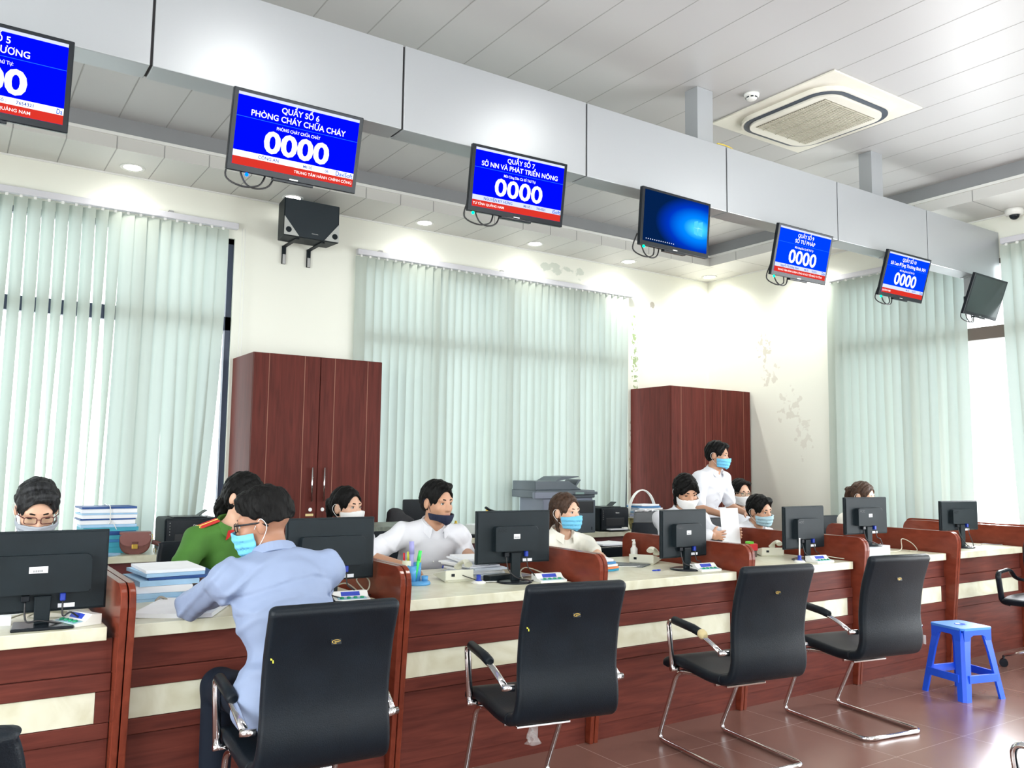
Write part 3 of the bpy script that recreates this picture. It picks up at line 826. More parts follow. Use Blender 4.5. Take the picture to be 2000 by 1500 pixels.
# ------------------------------------------------------------------ tall red cupboards
def cupboard(x0, x1, y0, zt, label, seam_side):
    t = thing('tall_cupboard', label, 'cupboard', ((x0+x1)/2, (y0+YB)/2, 0), 0)
    w = (x1-x0)/2; d = (YB-0.008-y0)/2
    MB().box(-w, w, -d+0.02, d, 0.0, zt, 0.003).build('carcass', M_woodv, t)
    MB().box(-w, w, -d+0.008, -d+0.021, 0.0, 0.07).build('plinth', M_darkgap, t)
    mid = 0.0
    for s in (-1, 1):
        a, c = (-w+0.002, mid-0.003) if s < 0 else (mid+0.003, w-0.002)
        dr = MB().box(a, c, -d, -d+0.019, 0.075, zt-0.004, 0.003).build('door', M_woodv, t)
        mb = MB()
        for gx in (a+0.13, c-0.14) if seam_side == 0 else (a+0.15, c-0.12):
            mb.box(gx-0.0025, gx+0.0025, -d-0.0012, -d+0.001, 0.08, zt-0.006)
        mb.build('inlay_line', M_groove, dr)
        hx = mid+s*0.055
        mb = MB().tube([(hx, -d-0.028, 1.17), (hx, -d-0.028, 1.46)], 0.008, 10).cyl((hx, -d-0.028, 1.20), (hx, -d, 1.20), 0.005).cyl((hx, -d-0.028, 1.43), (hx, -d, 1.43), 0.005)
        mb.build('handle', M_chrome, dr)
        MB().cyl((hx, -d-0.006, 1.10), (hx, -d+0.001, 1.10), 0.016, 0.016, 18).build('lock', M_steel, dr)
    if seam_side == 0:
        MB().box(mid-0.095, mid-0.025, -d-0.002, -d+0.001, 1.045, 1.065).build('name_tag', mat('brass_tag', (0.7, 0.55, 0.25), 0.4), t)
    return t
cupboard(2.145, 3.32, 7.07, 2.425, 'taller dark red wooden cupboard under the loudspeaker, two doors with steel handles', 0)
cupboard(6.895, 8.225, 7.0, 2.43, 'dark red wooden cupboard in the far corner, behind the standing man', 1)

# ------------------------------------------------------------------ counter: units and partitions
edge = [0.68+1.2015*k for k in range(-3, 7)]
GX = 0.058
names = ['off the left of view', 'outer left', 'second from outer left', '', '', '', '', '', '']
ulab = {0: 'counter unit at the left edge, under the largest black monitor', 1: 'counter unit where the man in the blue shirt leans', 2: 'counter unit with the blue pen holder and desk phone',
        3: 'counter unit with orange and blue folders, between the two middle chairs', 4: 'counter unit behind the chair with tape on its arm', 5: 'counter unit behind the chair nearest the blue stool', 6: 'last counter unit at the right, in front of the far wall panel'}
def counter_unit(xa, xb, label):
    w = xb-xa
    t = thing('counter_unit', label, 'counter', (xa, 3.70, 0), 0, 'units of the long service counter')
    MB().box(0.002, w-0.002, 0.045, 0.065, 0.0, 0.085).build('plinth', M_wood, t)
    MB().box(0.002, w-0.002, 0.040, 0.060, 0.085, 0.415, 0.002).build('lower_panel', M_wood, t)
    MB().box(0.002, w-0.002, 0.030, 0.060, 0.418, 0.478, 0.003).build('lower_rail', M_wood, t)
    MB().box(0.0, w-0.055, 0.036, 0.060, 0.480, 0.598, 0.001).build('cream_band', M_top, t)
    MB().box(w-0.054, w-0.002, 0.032, 0.060, 0.480, 0.598, 0.001).box(0.002, w-0.002, 0.028, 0.060, 0.600, 0.668, 0.003).build('upper_rail', M_wood, t)
    MB().box(0.002, w-0.002, 0.040, 0.060, 0.670, 0.799, 0.001).build('upper_panel', M_wood, t)
    MB().box(0.0, w-0.030, 0.0, 1.02, 0.800, 0.852, 0.003).build('worktop', M_top, t)
    return t
for k in range(-1, 7):
    xa = edge[k+2]; xb = edge[k+3]-GX
    if k == -1: lab = 'counter unit beyond the left edge of view'
    else: lab = ulab[k]
    counter_unit(xa, xb, lab)
plab = {0: 'dark red partition beside the largest monitor at left', 1: 'dark red partition right of the customer in blue', 2: 'dark red partition between the third and fourth monitors, by the woman in the blue mask',
        3: 'dark red partition below the woman holding papers', 4: 'dark red partition right of the fifth monitor', 5: 'dark red partition before the last monitor at the right', 6: 'dark red end panel of the counter against the right wall'}
prof = [(0.09, 0.0), (0.005, 0.93)]
for k in range(1, 9):
    a = PI-0.5*PI*k/8
    prof.append((0.075+0.07*math.cos(a)-0.0, 0.95+0.07*math.sin(a)))
for k in range(0, 9):
    a = 0.5*PI-0.5*PI*k/8
    prof.append((1.12+0.07*math.cos(a), 0.95+0.07*math.sin(a)))
prof.append((1.19, 0.0))
for k in range(-1, 7):
    xr = edge[k+3]
    t = thing('counter_partition', plab.get(k, 'dark red partition outside the left edge of view') , 'partition', (xr-GX/2, 3.62, 0), 0, 'partitions between the counter units')
    for x0 in (-0.0285, 0.0025):
        MB().prism(prof, x0, x0+0.026, 'x', bev=0.004).build('board', M_woodp, t)
# the first partition on the left also carries the left end of unit 0; last one is backed by a panel on the right wall
t = thing('wall_panel', 'dark red wall panel past the last monitor, under the right wall blind', 'panel', (8.13, 4.45, 0), 0)
MB().prism(rrect(-0.85, 0.52, 0.0, 1.02, (0, 0, 0.06, 0.0)), -0.0, 0.03, 'x', bev=0.003).build('board', M_woodp, t)
MB().box(-0.24, 0.0, -0.70, -0.30, 0.80, 0.852, 0.003).build('return_top', M_top, t)
MB().box(-0.24, 0.0, -0.66, -0.64, 0.0, 0.80).build('return_front', M_wood, t)

# ------------------------------------------------------------------ back desks along the rear wall
def back_desk(x0, x1, yf, label, ends=True):
    t = thing('back_desk', label, 'desk', ((x0+x1)/2, yf, 0), 0)
    w = (x1-x0)/2; d = YB-0.01-yf
    MB().box(-w, w, 0.0, d, 0.76, 0.81, 0.003).build('desk_top', M_top, t)
    MB().box(-w+0.02, w-0.02, 0.05, 0.07, 0.0, 0.76).build('front_board', M_darkred, t)
    mb = MB()
    n = max(1, int(2*w/1.0))
    for k in range(n+1):
        x = -w+0.012+(2*w-0.024)*k/n
        MB().box(x-0.01, x+0.01, 0.07, d, 0.0, 0.76).build('upright', M_darkred, t)
    return t
back_desk(-1.6, 2.12, 6.75, 'cream-topped back desk under the left window, with folders and handbag')
back_desk(3.86, 6.88, 6.95, 'cream-topped back desk under the middle window, with the copier')
t = thing('side_cabinet', 'low grey-green marbled cabinet behind the woman with the ponytail', 'cabinet', (2.85, 6.0, 0), 0)
M_gg = marble('grey_green_marbled', (0.07, 0.09, 0.075), (0.20, 0.22, 0.17), 0.4)
MB().box(-0.35, 0.45, 0, 0.5, 0.0, 1.02, 0.006).build('body', M_gg, t)
MB().box(-0.10, 0.0, -0.004, 0.001, 0.93, 0.965).build('paper_label', M_paper, t)

# ------------------------------------------------------------------ chairs
def strap(mb, path, widths, thick, r, seg=4, x0=0.0):
    """upholstered band: rounded-rectangle section swept along a y-z path"""
    P = [Vector((0, p[0], p[1])) for p in path]; n = len(P); rings = []
    for i in range(n):
        t_ = (P[min(i+1, n-1)]-P[max(i-1, 0)]).normalized()
        nn = Vector((0, -t_.z, t_.y))
        th = thick[i] if isinstance(thick, (list, tuple)) else thick
        w = widths[i]
        o = rrect(-w/2, w/2, -th/2, th/2, min(r, th*0.49), seg)
        rings.append([P[i]+Vector((a+x0, 0, 0))+nn*b_ for a, b_ in o])
    m = len(rings[0])
    v = [p for rg in rings for p in rg]
    f = [(i*m+k, i*m+(k+1) % m, (i+1)*m+(k+1) % m, (i+1)*m+k) for i in range(n-1) for k in range(m)]
    f += [tuple(range(m))[::-1], tuple(range((n-1)*m, n*m))]
    mb._add(v, f, True)
    return mb
def sp2(pts, n=5): return [(p.x, p.y) for p in smooth_pts([(a, b_, 0) for a, b_ in pts], n)]

def make_visitor_chair(label):
    t = thing('visitor_chair', label, 'chair', (0, 0, 0), 0, 'black leather cantilever visitor chairs')
    bp_ = sp2([(-0.150, 0.452), (-0.205, 0.475), (-0.228, 0.55), (-0.222, 0.68), (-0.245, 0.84), (-0.285, 0.96), (-0.306, 1.015)])
    n = len(bp_)
    wd = [0.505-0.045*min(1, i/(n*0.45))+0.005*(i/n) for i in range(n)]
    th = [0.052]*n; th[-1] = 0.030; th[-2] = 0.044; wd[-1] -= 0.02; wd[-2] -= 0.004
    strap(MB0 := MB(), bp_, wd, th, 0.022); MB0.build('backrest', M_leather, t)
    spth = sp2([(-0.150, 0.452), (-0.05, 0.448), (0.10, 0.462), (0.22, 0.470), (0.29, 0.452), (0.315, 0.435)])
    n2 = len(spth); th2 = [0.055]*n2; th2[-1] = 0.02; th2[-2] = 0.040
    strap(MB1 := MB(), spth, [0.505]*n2, th2, 0.024); MB1.build('seat', M_leather, t)
    mb = MB()
    # floor loop with front legs
    for s in (-1, 1):
        pts = arc_pts([(0, -0.23, 0.0135), (s*0.215, -0.23, 0.0135), (s*0.215, 0.415, 0.0135), (s*0.232, 0.215, 0.420), (s*0.200, 0.10, 0.426), (s*0.200, -0.10, 0.426)], 0.055, 6)
        mb.tube(pts, 0.0125, 10)
    mb.cyl((-0.232, 0.18, 0.418), (0.232, 0.18, 0.418), 0.010)
    mb.cyl((-0.232, -0.09, 0.418), (0.232, -0.09, 0.418), 0.010)
    mb.box(-0.19, 0.06, -0.135, -0.10, 0.405, 0.415, 0.002)
    mb.build('frame', M_chrome, t)
    for s in (-1, 1):
        a = arc_pts([(s*0.270, 0.205, 0.425), (s*0.276, 0.235, 0.69), (s*0.278, 0.02, 0.672), (s*0.276, -0.09, 0.640), (s*0.268, -0.185, 0.592)], 0.045, 5)
        m_ = MB().tube(a, 0.0125, 10, flat=(0.75, 1.25), up=(0, 1, 0.2))
        m_.cyl((s*0.285, -0.185, 0.592), (s*0.235, -0.205, 0.592), 0.014).cyl((s*0.285, 0.205, 0.435), (s*0.235, 0.205, 0.435), 0.013)
        ar = m_.build('armrest', M_chrome, t)
        MB().tube([(s*0.2775, 0.190, 0.690), (s*0.2775, 0.180, 0.692), (s*0.278, 0.02, 0.677), (s*0.2775, -0.035, 0.665), (s*0.277, -0.042, 0.663)], [0.014, 0.021, 0.022, 0.021, 0.015], 14).build('arm_pad', M_leather, ar)
    # gold maker's badge on the back
    bd = MB().box(-0.012, 0.024, -0.2885, -0.2865, 0.886, 0.904).build('badge', M_black2, t)
    Mt = Matrix.Translation((0.006, -0.2905, 0.884)) @ Matrix.Rotation(R(-18), 4, 'X')
    bd.data.transform(Matrix.Translation((-0.006, 0.2875, -0.895))); bd.data.transform(Mt)
    gm = MB().tube([(0.006+0.015*math.cos(a), -0.0012, 0.006*math.sin(a)) for a in [k*2*PI/16 for k in range(13)]], 0.0011, 5)
    text_bm(gm, 'SpaCe', 0.017, 0.004, 0.008, 0.0, -0.0016)
    g_ = gm.build('badge_mark', M_gold, bd); g_.data.transform(Matrix.Translation((-0.006, 0, 0))); g_.data.transform(Mt)
    return t
vc = make_visitor_chair('black leather cantilever chair the man in the blue shirt sits on')
vc.location = (1.195, 3.13, 0); vc.rotation_euler = (0, 0, R(-3))
cB = dup(vc, (2.285, 3.12, 0), R(-10), 'empty black leather cantilever chair in front of the third monitor, clear plastic hanging under it')
cC = dup(vc, (3.545, 3.12, 0), R(-8), 'empty black leather cantilever chair with beige tape wrapped on its left arm')
cD = dup(vc, (4.60, 3.12, 0), R(-9), 'empty black leather cantilever chair nearest the blue plastic stool')
cF = dup(vc, (3.03, 1.14, 0), R(4), 'cantilever chair at the bottom right corner, only its chrome arm in view')
MB().tube([(-0.2775, -0.030, 0.668), (-0.2775, -0.045, 0.664), (-0.277, -0.062, 0.656), (-0.2765, -0.075, 0.650)], [0.016, 0.024, 0.024, 0.016], 12).build('tape_wrap', mat('beige_tape', (0.62, 0.52, 0.28), 0.8, bump=0.5, bscale=80), cC)
for c_, s_ in ((vc, 'T'), (cB, '1')):
    mb = MB()
    mb.box(-0.215, -0.209, -0.2905, -0.2885, 0.838, 0.868).box(-0.215, -0.201, -0.2905, -0.2885, 0.864, 0.870).box(-0.208, -0.204, -0.2885, -0.2865, 0.828, 0.838)
    o_ = mb.build('yellow_mark', mat('yellow_paint', (0.62, 0.60, 0.05), 0.6), c_)
    o_.data.transform(Matrix.Translation((0, -0.265, 0.85)) @ Matrix.Rotation(R(-14), 4, 'X') @ Matrix.Translation((0, 0.284, -0.85)))
# clear plastic bag under chair B
M_clear = bpy.data.materials.new('clear_plastic'); M_clear.use_nodes = True
_b = M_clear.node_tree.nodes['Principled BSDF']; _b.inputs['Base Color'].default_value = (0.8, 0.8, 0.8, 1); _b.inputs['Alpha'].default_value = 0.22; _b.inputs['Roughness'].default_value = 0.15
mb = MB(); rr_ = random.Random(5)
mb.sheet(lambda a, b_: (-0.10+0.026*math.sin(a*2*PI)*(0.3+0.9*b_)+0.010*math.sin(17*a+9*b_), -0.10+0.014*math.cos(a*2*PI)*(0.3+b_)+0.006*math.sin(13*b_+8*a), 0.41-0.085*b_), 16, 6)
mb.build('plastic_wrap', M_clear, cB)

# swivel office chair
def make_office_chair(label, cat_group, mesh_back=False, h=0.0):
    t = thing('swivel_chair', label, 'chair', (0, 0, 0), 0, cat_group)
    mb = MB()
    for k in range(5):
        a = R(90+72*k)
        d = Vector((math.cos(a), math.sin(a), 0))
        mb.tube([d*0.03+Vector((0, 0, 0.135)), d*0.16+Vector((0, 0, 0.125)), d*0.30+Vector((0, 0, 0.085))], [0.024, 0.020, 0.014], 10, flat=(0.7, 1.1))
    mb.cyl((0, 0, 0.09), (0, 0, 0.16), 0.035)
    mb.build('star_base', M_chrome, t)
    for k in range(5):
        a = R(90+72*k)
        d = Vector((math.cos(a), math.sin(a), 0)); pz = Vector((-d.y, d.x, 0))
        c = d*0.305+Vector((0, 0, 0.030))
        m_ = MB()
        for s in (-1, 1): m_.cyl(c+pz*s*0.006, c+pz*s*0.024, 0.030, 0.030, 18)
        m_.cyl(c, c+Vector((0, 0, 0.055)), 0.009)
        m_.build('caster', M_black2, t)
    MB().cyl((0, 0, 0.15), (0, 0, 0.43+h), 0.025).cyl((0, 0, 0.15), (0, 0, 0.30), 0.038).build('gas_lift', M_black, t)
    MB().box(-0.10, 0.10, -0.12, 0.12, 0.43+h, 0.46+h, 0.006).cyl((0.10, 0.04, 0.44+h), (0.27, 0.06, 0.44+h), 0.006).build('tilt_mechanism', M_black, t)
    sp_ = sp2([(-0.22, 0.475), (-0.10, 0.48), (0.10, 0.485), (0.21, 0.478), (0.24, 0.465)])
    n = len(sp_); th = [0.05]*n; th[0] = 0.03; th[-1] = 0.025
    m_ = MB(); strap(m_, [(a, b_+0.01+h) for a, b_ in sp_], [0.47]*n, th, 0.02); m_.build('seat', M_leather, t)
    bp_ = sp2([(-0.235, 0.55), (-0.245, 0.68), (-0.25, 0.82), (-0.275, 0.94), (-0.29, 1.0)])
    n = len(bp_)
    w = [0.40+0.06*math.sin(PI*min(1, i/(n-1)*1.05)) for i in range(n)]
    w[-1] = 0.38; w[-2] = 0.42; w[0] = 0.36
    th = [0.045]*n; th[-1] = 0.025; th[0] = 0.025
    m_ = MB()
    strap(m_, [(a, b_+h) for a, b_ in bp_], w, th, 0.02); m_.build('backrest', M_meshback if mesh_back else M_leather, t)
    MB().tube([(0, -0.10, 0.44+h), (0, -0.22, 0.45+h), (0, -0.285, 0.56+h), (0, -0.280, 0.66+h)], 0.016, 8, flat=(0.6, 2.0), up=(0, 1, 0)).build('back_support', M_black, t)
    for s in (-1, 1):
        a = arc_pts([(s*0.20, 0.16, 0.462+h), (s*0.262, 0.16, 0.47+h), (s*0.272, 0.20, 0.69+h), (s*0.272, -0.06, 0.700+h), (s*0.262, -0.15, 0.62+h), (s*0.20, -0.245, 0.60+h)], 0.05, 5)
        MB().tube(a, 0.016, 10, flat=(1.3, 0.8), up=(1, 0, 0)).build('armrest', M_black2, t)
    return t
M_meshback = mat('grey_mesh', (0.16, 0.17, 0.18), 0.7, bump=0.8, bscale=700)
oc = make_office_chair('black swivel chair at the right edge, turned sideways to the counter', 'black swivel chairs', False, 0.03)
oc.location = (7.05, 3.18, 0); oc.rotation_euler = (0, 0, R(98))
oc2 = dup(oc, (-0.056, 2.065, 0), R(0), 'black swivel chair at bottom left corner, only its rounded back corner visible')

# ------------------------------------------------------------------ blue plastic stool
M_bluep = mat('blue_stool_plastic', (0.012, 0.10, 0.80), 0.33, noise=0.04)
M_bluet = mat('blue_stool_top', (0.06, 0.26, 0.85), 0.38, noise=0.05)
t = thing('plastic_stool', 'bright blue plastic stool standing on the tiled floor', 'stool', (5.835, 3.19, 0), R(-14))
mb = MB()
hb, ht, zt = 0.185, 0.125, 0.455
def leg_section(z):
    k = z/zt
    return hb+(ht-hb)*k
# four corner legs: angled L sections widening to the top
for sx in (-1, 1):
    for sy in (-1, 1):
        rings = []
        for z in (0.0, 0.10, 0.30, 0.40, 0.43):
            c = leg_section(z); wl = 0.058+0.010*(z/zt); th = 0.016
            ch = 0.018
            if z > 0.39: wl = 0.075
            if z > 0.42: wl = 0.10
            pts = [(c, c-wl), (c, c-ch), (c-ch, c), (c-wl, c), (c-wl, c-th), (c-ch-th*0.6, c-th), (c-th, c-ch-th*0.6), (c-th, c-wl)]
            rings.append([Vector((sx*a, sy*b_, z)) for a, b_ in pts])
        m_ = len(rings[0]); v = [p for rg in rings for p in rg]
        f = [(i*m_+k, i*m_+(k+1) % m_, (i+1)*m_+(k+1) % m_, (i+1)*m_+k) for i in range(len(rings)-1) for k in range(m_)]
        f += [tuple(range(m_)), tuple(range((len(rings)-1)*m_, len(rings)*m_))]
        lg = MB(); lg._add(v, f); lg.build('leg', M_bluep, t)
# stretchers
for sgn in (-1, 1):
    for ax in (0, 1):
        z0, z1 = 0.115, 0.165; c = leg_section(0.14)
        q = MB()
        if ax == 0: q.box(-c+0.04, c-0.04, sgn*c-0.008, sgn*c+0.008, z0, z1, 0.002)
        else: q.box(sgn*c-0.008, sgn*c+0.008, -c+0.04, c-0.04, z0, z1, 0.002)
        q.build('stretcher', M_bluep, t)
# apron with arched lower edge
for sgn in (-1, 1):
    for ax in (0, 1):
        c = leg_section(0.43)
        pts = [(-c+0.005, 0.452), (-c+0.005, 0.36)]
        pts = [(-c+0.01, 0.452), (-c+0.01, 0.375), (-c+0.055, 0.375), (-c+0.068, 0.402), (-c+0.09, 0.412), (c-0.09, 0.412), (c-0.068, 0.402), (c-0.055, 0.375), (c-0.01, 0.375), (c-0.01, 0.452)]
        q = MB()
        if ax == 0: q.prism(pts, sgn*(c)-0.008, sgn*(c)+0.006, 'y')
        else: q.prism(pts, sgn*(c)-0.008, sgn*(c)+0.006, 'x')
        q.build('apron', M_bluep, t)
o_ = rrect(-0.137, 0.137, -0.137, 0.137, 0.028, 5)
MB().prism(o_, 0.444, 0.460, 'z', bev=0.003).build('seat', M_bluet, t)
MB().lathe([(0.0, 0.4606), (0.028, 0.4606), (0.031, 0.463), (0.036, 0.463), (0.038, 0.459)], seg=24).build('finger_hole_rim', M_bluep, t)
MB().box(-0.132, -0.129, -0.07, -0.045, 0.425, 0.450).build('sticker', M_paper, t)
MB().box(-0.172, -0.169, 0.135, 0.155, 0.31, 0.37).build('sticker', M_paper, t)
# ------------------------------------------------------------------ people: implicit surfaces polygonised into one continuous skin
def _a(v): return np.array(v, dtype=np.float64)
class Field:
    """smooth union of tapered capsules and ellipsoids, then cuts"""
    def __init__(self): self.pr = []; self.cuts = []; self.disp = None
    def cap(self, a, b, r0, r1=None, k=0.02):
        self.pr.append(('c', _a(a), _a(b), r0, r0 if r1 is None else r1, k)); return self
    def ell(self, c, r, M=None, k=0.02):
        self.pr.append(('e', _a(c), _a(r if isinstance(r, (tuple, list)) else (r, r, r)), np.eye(3) if M is None else np.array(M), None, k)); return self
    def bounds(self, pad=0.03):
        lo = np.full(3, 1e9); hi = -lo
        for p in self.pr:
            if p[0] == 'c':
                r = max(p[3], p[4])
                for q in (p[1], p[2]): lo = np.minimum(lo, q-r); hi = np.maximum(hi, q+r)
            else:
                r = np.sqrt(((p[3]*p[2][None, :])**2).sum(1)); lo = np.minimum(lo, p[1]-r); hi = np.maximum(hi, p[1]+r)
        return lo-pad, hi+pad
    def mesh(self, h, infl=0.0):
        lo, hi = self.bounds(0.03+infl)
        n = np.ceil((hi-lo)/h).astype(int)+1
        ax = [lo[i]+h*np.arange(n[i]) for i in range(3)]
        D = np.full(tuple(n), 0.2)
        for p in self.pr:
            k = p[5]; m = k+0.03+infl
            if p[0] == 'c':
                r = max(p[3], p[4]); a = np.minimum(p[1], p[2])-r-m; b = np.maximum(p[1], p[2])+r+m
            else:
                r = np.sqrt(((p[3]*p[2][None, :])**2).sum(1)); a = p[1]-r-m; b = p[1]+r+m
            i0 = np.maximum(((a-lo)/h).astype(int), 0); i1 = np.minimum(((b-lo)/h).astype(int)+2, n)
            if (i1 <= i0).any(): continue
            X, Y, Z = np.meshgrid(ax[0][i0[0]:i1[0]], ax[1][i0[1]:i1[1]], ax[2][i0[2]:i1[2]], indexing='ij')
            P = np.stack([X, Y, Z], -1)
            d = prim_dist(p, P)-infl
            s = (slice(i0[0], i1[0]), slice(i0[1], i1[1]), slice(i0[2], i1[2]))
            o = D[s]
            hh = np.maximum(k-np.abs(o-d), 0)/k
            D[s] = np.minimum(o, d)-hh*hh*k*0.25
        X, Y, Z = np.meshgrid(*ax, indexing='ij')
        if self.disp is not None: D = D-self.disp(X, Y, Z)
        for fn in self.cuts: D = fn(X, Y, Z, D)
        return surface_nets(D, lo, h)
def prim_dist(p, P):
    if p[0] == 'c':
        a, b, r0, r1 = p[1:5]
        ab = b-a; t = np.clip(((P-a)@ab)/max(ab@ab, 1e-9), 0, 1)
        return np.linalg.norm(P-(a+t[..., None]*ab), axis=-1)-(r0+(r1-r0)*t)
    c, r, M = p[1:4]
    q = (P-c)@M
    k0 = np.linalg.norm(q/r, axis=-1); k1 = np.linalg.norm(q/(r*r), axis=-1)+1e-9
    return k0*(k0-1)/k1
def surface_nets(D, lo, h):
    ins = D < 0
    S = np.array(D.shape)-1
    acc = np.zeros(tuple(S)+(3,)); cnt = np.zeros(tuple(S))
    quads = []
    edges_ = []
    for a in range(3):
        b, c = [i for i in range(3) if i != a]
        s0 = [slice(None)]*3; s1 = [slice(None)]*3
        s0[a] = slice(0, -1); s1[a] = slice(1, None)
        A = D[tuple(s0)]; B = D[tuple(s1)]
        cr = (A < 0) != (B < 0)
        idx = np.argwhere(cr)
        if len(idx) == 0: continue
        ia = tuple(idx.T); t = A[ia]/(A[ia]-B[ia])
        pos = idx.astype(float); pos[:, a] += t
        for db in (0, 1):
            for dc in (0, 1):
                ci = idx.copy(); ci[:, b] -= db; ci[:, c] -= dc
                ok = (ci[:, b] >= 0) & (ci[:, c] >= 0) & (ci[:, b] < S[b]) & (ci[:, c] < S[c])
                cj = tuple(ci[ok].T)
                np.add.at(acc, cj, pos[ok]); np.add.at(cnt, cj, 1)
        edges_.append((a, b, c, idx, A[ia] < 0))
    act = cnt > 0
    vid = np.full(tuple(S), -1, dtype=np.int64); vid[act] = np.arange(act.sum())
    V = acc[act]/cnt[act][:, None]*h+lo
    for a, b, c, idx, sg in edges_:
        ok = (idx[:, b] >= 1) & (idx[:, c] >= 1) & (idx[:, b] < S[b]) & (idx[:, c] < S[c])
        idx = idx[ok]; sg = sg[ok]
        def g(db, dc):
            ci = idx.copy(); ci[:, b] -= db; ci[:, c] -= dc
            return vid[tuple(ci.T)]
        q = np.stack([g(1, 1), g(0, 1), g(0, 0), g(1, 0)], 1)
        flip = sg if a != 1 else ~sg
        q[~flip] = q[~flip][:, ::-1]
        quads.append(q)
    Q = np.concatenate(quads)
    Q = Q[(Q >= 0).all(1)]
    return V, Q
def np_obj(name, VQ, mats, parent=None, matidx=None, smooth=2, label=None):
    V, Q = VQ
    # light smoothing
    if smooth:
        e = np.concatenate([Q[:, [0, 1]], Q[:, [1, 2]], Q[:, [2, 3]], Q[:, [3, 0]]])
        for _ in range(smooth):
            s = np.zeros_like(V); n = np.zeros(len(V))
            np.add.at(s, e[:, 0], V[e[:, 1]]); np.add.at(n, e[:, 0], 1)
            np.add.at(s, e[:, 1], V[e[:, 0]]); np.add.at(n, e[:, 1], 1)
            V = V*0.5+0.5*s/np.maximum(n, 1)[:, None]
    me = bpy.data.meshes.new(name)
    me.vertices.add(len(V)); me.vertices.foreach_set('co', V.astype(np.float32).ravel())
    me.loops.add(len(Q)*4); me.loops.foreach_set('vertex_index', Q.astype(np.int32).ravel())
    me.polygons.add(len(Q)); me.polygons.foreach_set('loop_start', np.arange(0, len(Q)*4, 4, dtype=np.int32))
    me.polygons.foreach_set('loop_total', np.full(len(Q), 4, dtype=np.int32))
    me.polygons.foreach_set('use_smooth', np.ones(len(Q), dtype=bool))
    me.update(calc_edges=True); me.validate()
    for m in (mats if isinstance(mats, (list, tuple)) else [mats]): me.materials.append(m)
    if matidx is not None:
        cen = V[Q].mean(1)
        me.polygons.foreach_set('material_index', matidx(cen).astype(np.int32))
    o = bpy.data.objects.new(name, me); C.objects.link(o)
    if parent is not None: o.parent = parent
    if label: o['label'] = label
    return o

HEAD = [  # head-local: origin between the eyes' level and ears, face towards -Y
    ('e', (0, 0.016, 0.030), (0.074, 0.094, 0.084), 0.02), ('e', (0, -0.022, -0.030), (0.063, 0.066, 0.080), 0.03),
    ('e', (0, -0.045, -0.075), (0.045, 0.042, 0.040), 0.03), ('e', (0, -0.074, -0.098), (0.018, 0.014, 0.014), 0.02),
    ('c', (0, -0.082, 0.004), (0, -0.101, -0.034), 0.007, 0.0115, 0.012), ('e', (0.012, -0.088, -0.036), (0.009, 0.009, 0.008), 0.010), ('e', (-0.012, -0.088, -0.036), (0.009, 0.009, 0.008), 0.010),
    ('c', (-0.042, -0.070, 0.020), (0.042, -0.070, 0.020), 0.011, 0.011, 0.02), ('e', (0.040, -0.058, -0.030), (0.022, 0.020, 0.020), 0.02), ('e', (-0.040, -0.058, -0.030), (0.022, 0.020, 0.020), 0.02),
    ('c', (-0.017, -0.083, -0.064), (0.017, -0.083, -0.064), 0.0075, 0.0075, 0.008), ('c', (-0.014, -0.082, -0.074), (0.014, -0.082, -0.074), 0.0075, 0.0075, 0.008),
    ('e', (0.077, 0.012, -0.012), (0.010, 0.020, 0.032), 0.008), ('e', (-0.077, 0.012, -0.012), (0.010, 0.020, 0.032), 0.008)]
def add_head(f, c, Rm, sc=1.0, ears=True):
    for p in HEAD:
        if p[0] == 'e':
            if not ears and abs(p[1][0]) > 0.07: continue
            f.ell(c+Rm@(_a(p[1])*sc), tuple(_a(p[2])*sc), Rm, p[3])
        else:
            f.cap(c+Rm@(_a(p[1])*sc), c+Rm@(_a(p[2])*sc), p[3]*sc, p[4]*sc, p[5])
def rot(yaw_=0, pitch_=0, roll_=0):
    """columns = local axes; face -Y; yaw turns to the person's left (+) , pitch > 0 looks down, roll tilts"""
    cy, sy = math.cos(yaw_), math.sin(yaw_); cp, s_p = math.cos(pitch_), math.sin(pitch_); cr, sr = math.cos(roll_), math.sin(roll_)
    Rz = np.array([[cy, -sy, 0], [sy, cy, 0], [0, 0, 1]]); Rx = np.array([[1, 0, 0], [0, cp, -s_p], [0, s_p, cp]]); Ry = np.array([[cr, 0, sr], [0, 1, 0], [-sr, 0, cr]])
    return Rz@Rx@Ry
def hnoise(X, Y, Z, s, ph=0.0):
    return (np.sin(X*s*1.0+2.1*np.sin(Y*s*0.7+ph)+ph)*np.cos(Z*s*0.8+1.7*np.sin(X*s*0.6-ph))+np.sin(Y*s*1.3+Z*s*0.5+ph*2))*0.5

